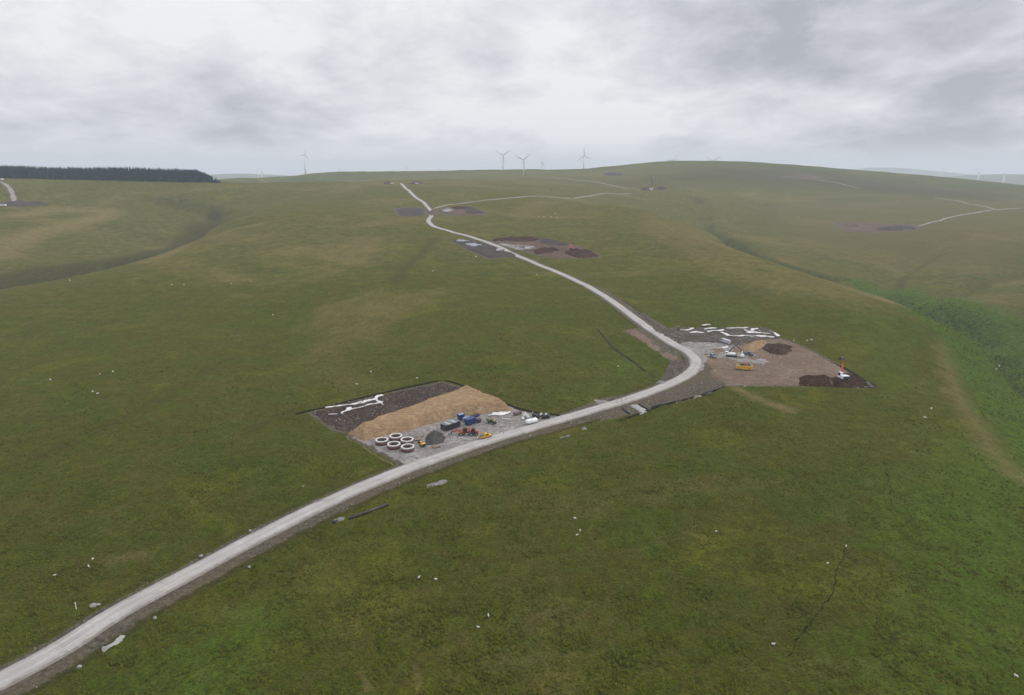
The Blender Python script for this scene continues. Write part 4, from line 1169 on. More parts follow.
for i, (pts, w, lab) in enumerate([
        ([(680, 331.2), (686, 331), (694, 329.3)], 1.8, 'leftmost broad white sheet on the laydown strip'),
        ([(704, 330.5), (710, 329.5), (716, 329)], 1.2, 'pale sheet at the back of the laydown strip above the silver van'),
        ([(707, 332.5), (715, 332), (724, 331)], 1.5, 'white sheet in the left middle of the laydown strip'),
        ([(722, 333), (727, 335.5), (730, 337)], 1.1, 'slanting white sheet just behind the silver van'),
        ([(728, 337.4), (742, 337), (757, 337.4), (774, 338)], 1.5, 'longest white sheet along the front of the laydown strip'),
        ([(746, 333.6), (758, 333.8), (770, 335)], 1.3, 'long white sheet second from the front of the laydown strip'),
        ([(726, 329.5), (737, 328.8), (748, 328.6)], 0.9, 'thin pale sheet at the back middle of the laydown strip'),
        ([(744, 331), (750, 332), (752, 330), (758, 329.5)], 1.0, 'crumpled white sheet at the back right of the laydown strip'),
        ([(772, 333), (775, 335), (777, 337.5)], 1.0, 'short white sheet at the right end of the laydown strip'),
        ([(690, 334), (697, 333.3), (704, 333.6)], 1.0, 'thin grey-white sheet right of the leftmost broad one'),
        ([(703, 326.8), (707, 325.9), (710, 326)], 0.9, 'white scrap lying on grass behind the laydown strip')]):
    sheet(pts, lab, w * 1.35, M_white, seed=20 + i, up=.55, group=GL)
r_ = empty('marker_board', ground_at(678, 331, .2), 0, 'dark upright post at the left end of the laydown strip', 'post')
MB().box((0, 0, 1.2), (.7, .5, 2.4)).build('post_body', M_blackm, r_, .05); MB().box((0, 0, 2.6), (.9, .6, .4)).build('post_cap', M_grey, r_, .05)

# ------------------------------------------------------------------ further pads
GT = 'blue-grey tarpaulins on the third pad'
for pts, lab, sd_ in (([(453, 240.8), (464, 240.1), (471, 241.5), (460, 243)], 'upper blue-grey tarpaulin left of the road', 51), ([(463, 244), (476, 243), (485, 246), (471, 248.3)], 'lower blue-grey tarpaulin left of the road', 52)):
    o = drape('tarpaulin', PP(pts), simple('blue grey tarpaulin', (0.20, 0.225, 0.27), .6, .2, .2), off=.8, step=3, rough=.35, rough_s=4, seed=sd_, jitter=1.0); tag(o, lab, 'tarpaulin', GT)
car(528, 250.2, R(12), M_whiteb, 'pale van on the third pad, left of its twin', 'van', 'van', 6.0, .9, 'parked_van')
car(532.5, 249.6, R(8), M_silver, 'pale grey van on the third pad, next to dark heap', 'van', 'van', 6.0, .9, 'parked_van')
car(499.5, 251.5, R(30), M_whiteb, 'white van alone on the grass side of the road at the third pad', 'van', 'van', 6.0, .6, 'parked_van')
excavator(571.5, 252.3, R(80), M_red, M_orange, 'small red excavator with raised boom on the third pad', 1.25, ((.9, 2.0), (1.6, 4.8), (2.6, 6.0), (3.0, 4.6)), 2.0, M_orange)
car(447, 212.5, R(0), M_whiteb, 'white van on the fourth pad by the pale gravel heap', 'van', 'van', 6.5, .9, 'parked_van')
car(392, 184.3, R(5), M_whiteb, 'white van left of the road at the skyline', 'van', 'van', 8.0, .8, 'parked_van')
car(417, 184.2, R(5), M_whiteb, 'white van right of the road at the skyline', 'van', 'van', 8.0, .8, 'parked_van')


def cabin(px, py, rz, size, label):
    r_ = empty('site_cabin', ground_at(px, py, .3), rz, label, 'cabin'); l, w, h = size
    MB().box((0, 0, h / 2), (l, w, h)).build('wall', M_whiteb, r_, .05)
    MB().box((0, 0, h + .1), (l + .3, w + .3, .2)).build('roof', M_grey, r_, .03)
    for x in (-l * .28, l * .28): MB().box((x, -w / 2 - .02, h * .6), (l * .18, .06, h * .32)).build('window', M_glass, r_)
    MB().box((0, -w / 2 - .03, h * .42), (1.0, .06, h * .78)).build('door', M_grey, r_)


cabin(617.5, 175.4, 0, (9, 4, 5), 'lone white cabin high on the hillside among dark soil')
cabin(651, 190, 0, (9, 4, 4.5), 'white cabin at the foot of the distant crane')
cabin(2.5, 206.2, 0, (10, 3, 2.6), 'long white cabin at the left edge below the western track')
cabin(1.0, 180.2, 0, (7, 3, 2.6), 'small white cabin where the western track meets the forest')
# distant crawler crane
p = ground_at(653.5, 189.6, .3)
r_ = empty('crawler_crane', p, R(0), 'dark crawler crane with raised lattice boom on the far hillside', 'crane')
for y in (-2.4, 2.4): MB().prism([(-4, .5), (-3.5, 0), (3.5, 0), (4, .5), (4, 1.2), (3.5, 1.7), (-3.5, 1.7), (-4, 1.2)], y - .6, y + .6).build('track', M_blackm, r_, .1)
MB().box((.8, 0, 3.1), (7.5, 3.6, 2.4)).build('body', M_red, r_, .2)
cb = MB().box((-2.6, -1.4, 3.6), (2.2, 1.6, 2.6)).build('cab', M_whiteb, r_, .15)
MB().box((-3.72, -1.4, 3.9), (.08, 1.3, 1.5)).build('window', M_glass, cb)
MB().box((4.6, 0, 3.2), (1.4, 4.2, 2.6)).build('counterweight', M_blackm, r_, .1)
b0, b1 = Vector((-2.2, 0, 3.6)), Vector((-8.5, 0, 37))
mb = MB(); cs = [(.9, .9), (.9, -.9), (-.9, .9), (-.9, -.9)]
for (a, b) in cs: mb.cyl(b0 + Vector((a * .6, b * .6, 0)), b1 + Vector((a * .5, b * .5, 0)), .36, n=6)
for i in range(14):
    q, w_ = b0.lerp(b1, i / 14), b0.lerp(b1, (i + 1) / 14)
    for s in (-1, 1): mb.cyl(q + Vector((.7 * s, -.7, 0)), w_ + Vector((.7 * s, .7, 0)), .09, n=5); mb.cyl(q + Vector((-.7, .7 * s, 0)), w_ + Vector((.7, .7 * s, 0)), .09, n=5)
mb.build('lattice_boom', simple('dark red lattice', (0.14, 0.03, 0.03), .5, .2), r_)
MB().cyl(b1, (4.0, 0, 5), .10, n=5).build('stay_cable', M_blackm, r_)
MB().cyl(b1 + Vector((-.4, 0, 0)), (b1.x - .4, 0, 14), .08, n=5).build('hoist_cable', M_blackm, r_)

# ------------------------------------------------------------------ roadside stones, slabs, pipes, posts
GR = 'pale boulders along the road'
BOULD = [(93, 606.5, 1.3, 'grey boulder pair of lumps on the upper verge near the white post'), (201, 556.5, .9, 'pale boulder on the upper verge halfway to the picture edge'), (250, 531, .8, 'pale boulder on the upper verge, higher of the near ones'),
         (249.3, 567.5, .8, 'pale boulder on the lower verge across from the upper one'), (155, 618.5, .8, 'pale boulder in the grass edge past the pale rubble slab'), (79.6, 667.5, .9, 'pale boulder on the lower verge nearest the camera'),
         (303, 487, .8, 'small pale rock at the edge of the grass left of the compound gravel'), (436, 485.5, .9, 'pale rock lying on the lower verge below the rings')]
for i, (px, py, s, lab) in enumerate(BOULD):
    mb = MB().lump((0, 0, s * .16), (s * .55, s * .45, s * .38), i + 3, .35, 2)
    if i == 0: mb.lump((.95, .4, .15), (.6, .4, .3), 9, .35, 2)
    o = mb.build('boulder', M_stone, None, 0, ground_at(px, py, .05)); tag(o, lab, 'boulder', GR)


def slab(px_poly, label, seed, mat=M_slab, h=.35):
    o = drape('stone_slab', PP(px_poly), mat, off=h, step=.8, rough=.12, rough_s=1.2, jitter=.45, seed=seed); return tag(o, label, 'stone slab', 'pale slabs of rubble along the road verges')


slab([(98, 651), (100, 646), (111, 642), (118, 635), (126, 635), (124, 642), (113, 649), (104, 653)], 'largest pale rubble slab, on the lower verge near the camera', 61, M_stone)
slab([(310, 506), (314, 501), (324, 499.5), (330, 501.5), (320, 504)], 'flat grey slab on the upper verge of the road', 62)
slab([(330, 524), (334, 519), (348, 517), (348, 520.5), (339, 522.5)], 'grey slab at the left end of the black pipe', 63)
slab([(422, 489), (427, 484.5), (440, 480), (448, 480), (446, 484), (433, 487)], 'broken grey slab on the lower verge below the compound', 64)
slab([(579, 430.5), (583.5, 427), (587, 427), (588, 429.2), (583, 431)], 'small grey slab at the lower ditch before the concrete apron', 65)
slab([(655, 383), (659, 380.5), (668, 382.5), (664, 385)], 'grey slab where the ditch meets the inner side of the bend', 66)
slab([(690, 399), (695, 396), (704, 394.5), (702, 397.5)], 'pale slab on the ditch below the outer side of the bend', 67)
slab([(552, 441), (560, 437.5), (573, 434), (574, 436), (562, 439.5)], 'long thin pale slab along the lower ditch', 68)


def pipe(a, b, r, label, mat=M_black, name='drainage_pipe'):
    p, q = P(*a), P(*b); mid = (p + q) / 2
    o = MB().cyl(p - mid + Vector((0, 0, r * .7)), q - mid + Vector((0, 0, r * .7)), r, n=12).build(name, mat, None, 0, mid)
    return tag(o, label, 'pipe', 'black drainage pipes by the road')


pipe((349, 519.5), (388, 505.5), .42, 'long black pipe lying in grass beside the grey slab')
pipe((332, 523.5), (338, 521.5), .4, 'short black pipe end left of the grey slab')
pipe((652, 407.5), (676, 401.3), .42, 'black pipe in the ditch right of the concrete apron')
pipe((703, 396), (712, 393), .4, 'short black pipe in the ditch below the bend')
pipe((622, 407.8), (629, 414), .4, 'short black pipe end at the left of the concrete apron')
pipe((639.5, 404.5), (651, 411.5), .4, 'black pipe along the right edge of the concrete apron')
GP = 'marker posts at the culvert'
for i, (px, py, lab) in enumerate([(617, 404.2, 'leftmost thin post on the upper edge of the road at the culvert'), (621.5, 402.9, 'middle thin post on the upper edge of the road at the culvert'), (626, 401.6, 'right-hand thin post on the upper edge of the road at the culvert'),
                                   (621, 409.7, 'left thin post on the lower edge of the road at the culvert'), (626, 408.2, 'middle thin post on the lower edge of the road at the culvert'), (631, 406.6, 'right thin post on the lower edge of the road at the culvert')]):
    r_ = empty('marker_post', ground_at(px, py, .0), 0, lab, 'post', GP)
    MB().box((0, 0, .8), (.14, .14, 1.6)).build('shaft', M_wood, r_); MB().box((0, 0, 1.68), (.18, .18, .18)).build('cap', M_grey, r_)
r_ = empty('marker_post', ground_at(76.5, 610, 0), 0, 'slim white post standing in grass above the upper verge', 'post')
MB().box((0, 0, .9), (.14, .14, 1.8)).build('shaft', M_whiteb, r_); MB().box((0, 0, 1.85), (.2, .2, .14)).build('cap', M_whiteb, r_)

# ------------------------------------------------------------------ wind turbines
BL = None


def turbine(px, Y, hub_py, base_py, rot, yaw, label, group, s_rotor=.55):
    """hub and foot rows give the tower height at distance Y"""
    p = at(px, Y)
    _, dh = ray(px, hub_py); zh = CH + dh * Y
    zb = p.z - 1.0
    r_ = empty('wind_turbine', (p.x, p.y, zb), 0, label, 'wind turbine', group)
    Hh = zh - zb; sc = Hh / 70
    MB().cyl((0, 0, 0), (0, 0, Hh - 1.5 * sc), 1.9 * sc + .3, 1.2 * sc + .2, 20).build('tower', M_turb, r_)
    R_ = s_rotor
    na_ = MB().box((0, 1.5, 0), (3.2 * 1, 9, 3.4)).build('nacelle', M_turb, r_, .5); na_.location = (0, 0, Hh); na_.rotation_euler = (0, 0, yaw)
    mb = MB().lathe([(0, -2.4), (1.1, -2.0), (1.7, -.8), (1.8, .6), (0, .6)], 16); mb.v = [(x, z - 4.0, y) for x, y, z in mb.v]
    hb_ = mb.build('hub', M_turb, r_); hb_.location = (0, 0, Hh); hb_.rotation_euler = (0, 0, yaw)
    for k in range(3):
        a = rot + k * 2 * math.pi / 3
        mb = MB()
        prof = [(1.0, 1.1, 1.0), (6, 2.1, .9), (12, 2.0, .7), (25, 1.4, .5), (36, .95, .35), (40, .4, .2)]
        n_ = 6; vs = []
        for (l, c_, t_) in prof:
            for j in range(n_):
                q = 2 * math.pi * j / n_
                vs.append((c_ * math.cos(q) * 1.15, -4.6 + t_ * math.sin(q), l * R_))
        fs = [(i * n_ + j, i * n_ + (j + 1) % n_, (i + 1) * n_ + (j + 1) % n_, (i + 1) * n_ + j) for i in range(len(prof) - 1) for j in range(n_)]
        fs += [tuple(range(n_)), tuple(range((len(prof) - 1) * n_, len(prof) * n_))[::-1]]
        mb.add(vs, fs, True)
        b_ = mb.build('blade', M_turb, r_)
        b_.location = (0, 0, Hh)
        from mathutils import Matrix
        b_.rotation_euler = (Matrix.Rotation(yaw, 3, 'Z') @ Matrix.Rotation(a, 3, 'Y')).to_euler()
    return r_


GW = 'wind turbines on the far ridge'
turbine(305.7, 2950, 154.5, 173, R(18), R(55), 'leftmost tall turbine, standing alone on the left of the ridge', GW, 0.87)
turbine(503, 2750, 155, 171.5, R(55), R(20), 'turbine just left of the one that stands lowest', GW, 0.87)
turbine(523.5, 2350, 159.5, 177, R(53), R(5), 'turbine with raised V blades whose foot stands lowest on the slope', GW, 0.78)
turbine(583.5, 2900, 155.5, 170, R(-5), R(15), 'turbine with one blade pointing straight up, nearest the round hill', GW, 0.91)
GF = 'faint distant turbines'
turbine(541.5, 3300, 163, 169, R(0), R(70), 'tiny faint turbine seen edge-on right of the V-bladed one', GF, 1.0)
turbine(675, 5200, 158.5, 163, R(2), R(10), 'faint turbine rising behind the top of the round hill', GF, 1.3)
turbine(712, 3300, 161, 165, R(58), R(0), 'turbine of which only the tips show over the round hill', GF, 1.0)
turbine(742, 3300, 162.5, 166, R(2), R(85), 'single blade tip poking over the right shoulder of the round hill', GF, .8)
turbine(262, 4200, 172.5, 177, R(3), R(75), 'tiny faint turbine near the right end of the forest', GF, .9)
turbine(258.2, 6000, 170, 176.5, R(3), R(80), 'thin faint turbine at the far left of the ridge', GF, .9)
turbine(339.5, 4600, 169.5, 173, R(5), R(70), 'tiny turbine right of the leftmost tall one', GF, 1.0)
turbine(406, 4600, 167.5, 171, R(8), R(70), 'tiny turbine on the ridge above the end of the road', GF, 1.0)
GV = 'pale turbines in the right-hand valley'
turbine(942, 4600, 171.5, 180, R(12), R(20), 'pale valley turbine left of its two companions', GV, 1.0)
turbine(978.5, 4600, 172.5, 183, R(50), R(10), 'pale valley turbine between two others', GV, 1.0)
turbine(1004.5, 4100, 174, 186, R(40), R(30), 'pale valley turbine nearest the right picture edge', GV, 1.1)

# ------------------------------------------------------------------ sheep
def make_sheep():
    bm = bmesh.new()
    V = [((0, 0, .62)), ((.28, 0, .64)), ((.5, 0, .68)), ((.66, 0, .84)), ((.86, 0, .82)), ((-.30, 0, .63)), ((-.5, 0, .60)), ((-.58, 0, .45)),
         ((.36, .16, .40)), ((.36, .16, .02)), ((.36, -.16, .40)), ((.36, -.16, .02)), ((-.42, .16, .42)), ((-.47, .16, .22)), ((-.42, .16, .02)), ((-.42, -.16, .42)), ((-.47, -.16, .22)), ((-.42, -.16, .02)),
         ((.68, .13, .90)), ((.68, -.13, .90))]
    Rr = [.31, .29, .2, .14, .08, .31, .2, .06, .11, .045, .11, .045, .12, .06, .045, .12, .06, .045, .035, .035]
    E = [(0, 1), (1, 2), (2, 3), (3, 4), (0, 5), (5, 6), (6, 7), (1, 8), (8, 9), (1, 10), (10, 11), (5, 12), (12, 13), (13, 14), (5, 15), (15, 16), (16, 17), (3, 18), (3, 19)]
    me = bpy.data.meshes.new('sheep_body'); me.from_pydata(V, E, []); me.update()
    o = bpy.data.objects.new('sheep', me); COL.objects.link(o)
    sk = o.modifiers.new('Skin', 'SKIN'); o.modifiers.new('Sub', 'SUBSURF').levels = 1; o.modifiers['Sub'].render_levels = 1
    for v, r in zip(me.skin_vertices[0].data, Rr): v.radius = (r, r)
    me.skin_vertices[0].data[0].use_root = True
    dg = bpy.context.evaluated_depsgraph_get(); m2 = bpy.data.meshes.new_from_object(o.evaluated_get(dg))
    o.modifiers.clear(); o.data = m2; m2.name = 'sheep'
    m2.materials.clear(); m2.materials.append(M_wool)
    m2.polygons.foreach_set('use_smooth', [True] * len(m2.polygons))
    return o


SHEEP = [(55, 576, 'white sheep alone on the grass left of the near road'), (89, 567, 'white sheep, lower of two above the near road'), (93, 559.5, 'white sheep, upper of two above the near road'),
         (419, 578, 'white sheep, left of the pair below the black pipe'), (436, 580, 'white sheep, right of the pair below the black pipe'), (478, 628, 'white sheep, lower of the two nearest the bottom edge'), (488.5, 616.5, 'white sheep, upper of the two nearest the bottom edge'),
         (580, 531, 'white sheep, right one of the close pair in mid-pasture'), (577, 535.5, 'white sheep, left one of the close pair in mid-pasture'), (575, 519, 'small white lamb-sized sheep above the close pair'), (716, 532, 'white sheep by the little brown patches in mid-pasture'),
         (846, 547, 'white sheep beside the dark moor gully, upper one'), (827.6, 564, 'white sheep beside the dark moor gully, lower one'), (773, 645, 'white sheep at the foot of the dark moor gully'), (1016, 677, 'white sheep in the bottom right corner'),
         (93, 392, 'white sheep, left of the touching pair on the left pasture'), (97.5, 394, 'white sheep, right of the touching pair on the left pasture'), (50.5, 380, 'white sheep alone furthest left on the left pasture'), (100, 374.5, 'white sheep just above the touching pair'), (113, 372, 'white sheep above and right of the touching pair'),
         (172, 285, 'white sheep furthest left in the upper row on the left shoulder'), (184, 285, 'white sheep second in the upper row on the left shoulder'), (231, 284, 'white sheep third in the upper row on the left shoulder'), (251, 282, 'white sheep last in the upper row on the left shoulder'),
         (273, 315, 'white sheep alone below the upper row'), (357, 384.5, 'white sheep behind the peat strip, furthest left'), (417, 378.5, 'white sheep behind the top of the peat strip'), (371, 372, 'white sheep highest up behind the peat strip'), (618, 366.5, 'white sheep inside the bend of the road'),
         (931, 409, 'white sheep, right of two on the right shoulder'), (925, 418, 'white sheep, left of two on the right shoulder'), (996, 369.5, 'sheep on the bracken slope above the stream, left one'), (999, 366.5, 'sheep on the bracken slope above the stream, right one'),
         (793.6, 341, 'white sheep on the grass right behind the laydown strip, left'), (807, 340.8, 'white sheep on the grass behind the brown pad, middle'), (811.5, 340, 'white sheep on the grass behind the brown pad, right'),
         (539, 216.5, 'faraway white sheep, leftmost of the flock beyond the third pad'), (544, 217, 'faraway white sheep, second of the flock beyond the third pad'), (551, 217.3, 'faraway white sheep, third of the flock beyond the third pad'), (557, 217.8, 'faraway white sheep, rightmost of the flock beyond the third pad'), (555, 213.5, 'faraway white sheep standing above the rest of the flock'),
         (433, 271, 'white sheep left of the road below the brown heath streak'), (476, 257, 'white sheep at the near corner of the matted ground'), (537, 275, 'white sheep left of the road below the third pad'), (70, 281, 'white sheep at the edge of the left gully')]
sh0 = make_sheep()
for i, (px, py, lab) in enumerate(SHEEP):
    o = sh0 if i == 0 else sh0.copy()
    if i: COL.objects.link(o)
    p = P(px, py + .6); o.location = (p.x, p.y, p.z + .02 + (0.12 if p.y < 500 else .3)); o.rotation_euler = (0, 0, (i * 2.4) % 6.28)
    d_ = math.hypot(p.x, p.y); s_ = 0.56 if d_ < 300 else 0.8 if d_ < 600 else 1.35
    o.scale = (s_,) * 3 if i != 9 else (.6,) * 3
    tag(o, lab, 'sheep', 'sheep grazing on the moor')

# ------------------------------------------------------------------ conifer plantation
def conifer_mesh(rs, mb, x, y, z, h, w, n=7):
    tiers = 4; o0 = rs.uniform(0, 6)
    for t in range(tiers):
        zb = h * (.08 + .22 * t); zt = h * (.44 + .185 * t) if t < tiers - 1 else h
        r0 = w * (1 - .23 * t) * rs.uniform(.85, 1.1)
        base = [(x + r0 * rs.uniform(.7, 1.15) * math.cos(o0 + 2 * math.pi * k / n), y + r0 * rs.uniform(.7, 1.15) * math.sin(o0 + 2 * math.pi * k / n), z + zb - rs.uniform(0, .07) * h) for k in range(n)]
        mb.add(base + [(x + rs.uniform(-.2, .2), y, z + zt)], [(k, (k + 1) % n, n) for k in range(n)])


M_con = simple('spruce needles', (0.009, 0.032, 0.036), .9, .4, .12)
M_con.node_tree.nodes['Principled BSDF'].inputs['Specular IOR Level'].default_value = 0.0
M_bark = simple('spruce bark', (0.06, 0.05, 0.04), .9, .2, 2.0)
rs = random.Random(11)
mb = MB()
front = [P(px, 178.3 + (px * .0205 if px > 0 else px * .012)) for px in range(-75, 217, 12)]
fl = spline(front, 4.0)
back = np.array([0.10, 1.0])
xr = fl[-1, 0]
for row in range(30):
    for (fx0, fy0) in fl:
        if row > 2 and rs.random() < .22: continue
        d_ = row * 6.2
        x = fx0 + rs.uniform(-1.8, 1.8) + d_ * .1; Y = fy0 + d_ + rs.uniform(-2.6, 2.6)
        e_ = (xr - x) / (xr - fl[0, 0])
        if x / Y > fl[-1, 0] / fl[-1, 1]: continue
        h = (19.5 if row < 2 else 22.0) * rs.uniform(.90, 1.07) * (.5 + .5 * min(1, max(0, fl[-1, 0] / fl[-1, 1] - x / Y) / .022))
        if rs.random() < .03: h *= 1.1
        conifer_mesh(rs, mb, x, Y, 0, h, rs.uniform(2.4, 3.2))
V = np.array(mb.v); nt_ = len(V) // 32
base_xy = V.reshape(nt_, 32, 3)[:, -1, :2]
gz = hgt(base_xy[:, 0], base_xy[:, 1])
V = V.reshape(nt_, 32, 3); V[:, :, 2] += gz[:, None] - .5
mb.v = [tuple(v) for v in V.reshape(-1, 3)]
fo = mb.build('conifer_plantation', M_con); fo['kind'] = 'stuff'
GC = 'conifers at the open end of the plantation'
for i, (px, h, lab) in enumerate([(213, 12, 'dark conifer closest to the plantation edge, tallest of the stragglers'), (214.8, 10, 'dark conifer second from the plantation edge'), (216.3, 11, 'dark conifer in the middle of the stragglers at the forest end'),
                                  (218, 8.5, 'dark conifer, second last at the forest end'), (219.8, 6.5, 'smallest dark conifer, last one at the forest end')]):
    p = P(px, 182.9)
    r_ = empty('conifer_tree', (p.x, p.y, p.z - .2), 0, lab, 'tree', GC)
    MB().cyl((0, 0, 0), (0, 0, h * .5), .28, .15, 8).build('trunk', M_bark, r_)
    m_ = MB(); conifer_mesh(rs, m_, 0, 0, 0, h, 3.0, 9); m_.build('crown', M_con, r_)

# ------------------------------------------------------------------ tussocks, bracken clumps and loose stones
def clumps(name, X, Y, size, hgt_, mat, seed, n=6, lift=0):
    rg = np.random.default_rng(seed); m = len(X)
    a = rg.uniform(0, 6.28, m)[:, None] + np.arange(n)[None] * 2 * np.pi / n
    rr = size[:, None] * rg.uniform(.6, 1.25, (m, n))
    bx = X[:, None] + rr * np.cos(a); by = Y[:, None] + rr * np.sin(a)
    gz = hgt(X, Y) + lift
    gzb = np.repeat(gz[:, None], n, 1) - 0.12
    r1 = rr * .55; tz = gz[:, None] + hgt_[:, None] * rg.uniform(.65, 1.0, (m, n))
    mxx = X[:, None] + r1 * np.cos(a + .3); myy = Y[:, None] + r1 * np.sin(a + .3)
    top = np.stack([X + rg.uniform(-.3, .3, m) * size, Y + rg.uniform(-.3, .3, m) * size, gz + hgt_], 1)
    V = np.concatenate([np.stack([bx, by, gzb], 2), np.stack([mxx, myy, tz], 2), top[:, None]], 1)
    k = np.arange(n); k2 = (k + 1) % n
    quad = np.stack([k, k2, n + k2, n + k], 1); tri = np.stack([n + k, n + k2, np.full(n, 2 * n)], 1)
    st = 2 * n + 1
    me = bpy.data.meshes.new(name); me.vertices.add(m * st); me.vertices.foreach_set('co', V.ravel())
    Q = (quad[None] + np.arange(m)[:, None, None] * st).reshape(-1, 4); T = (tri[None] + np.arange(m)[:, None, None] * st).reshape(-1, 3)
    me.loops.add(Q.size + T.size); me.polygons.add(len(Q) + len(T))
    me.loops.foreach_set('vertex_index', np.concatenate([Q.ravel(), T.ravel()]).astype(np.int32))
    ls = np.concatenate([np.arange(len(Q)) * 4, len(Q) * 4 + np.arange(len(T)) * 3]); lt = np.concatenate([np.full(len(Q), 4), np.full(len(T), 3)])
    me.polygons.foreach_set('loop_start', ls.astype(np.int32)); me.polygons.foreach_set('loop_total', lt.astype(np.int32))
    me.update(); me.validate()
    tv = np.repeat(rg.random(m), st).astype(np.float32)
    a_ = me.attributes.new('tint', 'FLOAT', 'POINT'); a_.data.foreach_set('value', tv)
    me.materials.append(mat)
    o = bpy.data.objects.new(name, me); COL.objects.link(o); o['kind'] = 'stuff'
    return o


def tint_mat(name, c1, c2, c3):
    m, nt, b = new_mat(name)
    t = nd(nt, 'ShaderNodeAttribute', attribute_name='tint').outputs['Fac']
    tc = nd(nt, 'ShaderNodeTexCoord'); co = tc.outputs['Object']
    big = smooth(nt, noise(nt, co, 0.02, 4, .6, .8), .35, .65)
    c = mixc(nt, t, mixc(nt, big, c1, c3), c2)
    c = mixc(nt, 1.0, c, mixc(nt, smooth(nt, noise(nt, co, 2.5, 3, .6), .3, .7), (.7, .7, .7), (1.25, 1.25, 1.25)), 'MULTIPLY')
    lk(nt, c, b.inputs['Base Color']); b.inputs['Roughness'].default_value = .95; b.inputs['Specular IOR Level'].default_value = 0.0
    b.inputs['Sheen Weight'].default_value = 0.10 if 'stone' not in name else 0.0; b.inputs['Sheen Roughness'].default_value = 0.45; b.inputs['Sheen Tint'].default_value = (0.9, 0.85, 0.3, 1)
    return m




def sample_field(F, X, Y):
    """value of a ground attribute at scattered points (nearest ground vertex)"""
    r = np.hypot(X, Y); a = np.arctan2(X, Y)
    i = np.clip(np.rint((np.log(r) - math.log(70)) / (math.log(16000) - math.log(70)) * (NR - 1)).astype(int) + 3, 3, NR + 2)
    j = np.clip(np.rint((a - R(-68)) / (R(136)) * (NA - 1)).astype(int), 0, NA - 1)
    return F.reshape(NR + 3, NA)[i, j]


def scatter(nmax, r0, r1, seed, a_half=42):
    rg = np.random.default_rng(seed)
    r = np.exp(rg.uniform(math.log(r0), math.log(r1), nmax)); a = rg.uniform(R(-a_half), R(a_half), nmax)
    return r * np.sin(a), r * np.cos(a), rg


X, Y, rg = scatter(TUFTS, 92, 620, 5)
ok = (sample_field(verge, X, Y) < .25) & (sample_field(pad_d, X, Y) < -1.5) & (sample_field(road_d, X, Y) > 4.5) & (sample_field(track_d, X, Y) > 4)
dens = vnoise(X / 9, Y / 9) * .6 + vnoise(X / 31, Y / 31 + 7) * .6
ok &= dens > rg.uniform(-1.1, .6, len(X)) + np.clip((np.hypot(X, Y) - 190) / 130, 0, 2)
ok &= (sample_field(tan, X, Y) < .4)
X, Y = X[ok], Y[ok]
sz = rg.uniform(.18, .5, len(X)) * np.clip(np.hypot(X, Y) / 240, .85, 1.7)
clumps('rush_tussocks', X, Y, sz, sz * rg.uniform(.55, 1.0, len(X)), tint_mat('rush and moor grass', TC[0], TC[1], TC[2]), 6)
X, Y, rg = scatter(90000, 180, 1100, 8, 44)
bk = sample_field(brk, X, Y)
ok = bk > rg.uniform(.45, 1.0, len(X))
X, Y = X[ok], Y[ok]
sz = rg.uniform(.3, .7, len(X)) * np.clip(np.hypot(X, Y) / 400, .8, 1.5)
clumps('bracken_clumps', X, Y, sz, sz * rg.uniform(.6, 1.0, len(X)), tint_mat('bracken', (0.034, 0.054, 0.007), (0.088, 0.118, 0.013), (0.046, 0.066, 0.009)), 9)
# dark scrub and heather that lines the stream cuttings
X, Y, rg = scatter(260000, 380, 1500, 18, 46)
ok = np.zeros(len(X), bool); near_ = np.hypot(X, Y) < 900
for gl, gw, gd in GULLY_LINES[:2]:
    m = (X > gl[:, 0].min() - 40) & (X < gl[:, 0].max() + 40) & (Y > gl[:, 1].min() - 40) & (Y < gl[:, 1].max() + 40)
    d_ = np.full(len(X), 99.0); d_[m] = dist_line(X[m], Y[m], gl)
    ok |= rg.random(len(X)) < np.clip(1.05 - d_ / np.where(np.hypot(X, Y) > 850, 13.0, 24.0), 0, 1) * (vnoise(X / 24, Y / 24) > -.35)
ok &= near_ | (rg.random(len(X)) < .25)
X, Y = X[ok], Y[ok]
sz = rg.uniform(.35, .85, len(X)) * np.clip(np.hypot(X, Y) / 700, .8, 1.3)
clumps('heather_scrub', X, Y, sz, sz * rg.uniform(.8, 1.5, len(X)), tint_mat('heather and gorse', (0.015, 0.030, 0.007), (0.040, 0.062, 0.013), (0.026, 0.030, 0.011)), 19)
# loose stones on the verges and on the peat strip
X, Y, rg = scatter(60000, 95, 560, 12, 40); X0, Y0 = X.copy(), Y.copy()
vv = sample_field(verge, X, Y); rd = sample_field(road_d, X, Y); inp = inside(X, Y, PADS['peat']); inl = inside(X, Y, PADS['lay'])
ok = ((vv > .45) & (rd > 3.4) & (rg.random(len(X)) < .12)) | (inp & (rg.random(len(X)) < .17)) | (inl & (rg.random(len(X)) < .5)) | (inside(X, Y, PADS['gravel']) & (rg.random(len(X)) < .10)) | (inside(X, Y, PADS['soil']) & (rg.random(len(X)) < .04))
X, Y = X[ok], Y[ok]
sz = rg.uniform(.10, .28, len(X)) * np.clip(np.hypot(X, Y) / 260, .5, 1.3)
clumps('rubble', X, Y, sz, .15 + sz * rg.uniform(.8, 1.3, len(X)), tint_mat('mixed stone', (0.12, 0.11, 0.10), (0.40, 0.385, 0.36), (0.16, 0.14, 0.12)), 13, 5, np.where((inp | inl | inside(X0, Y0, PADS['gravel']) | inside(X0, Y0, PADS['soil']))[ok], .3, .0))
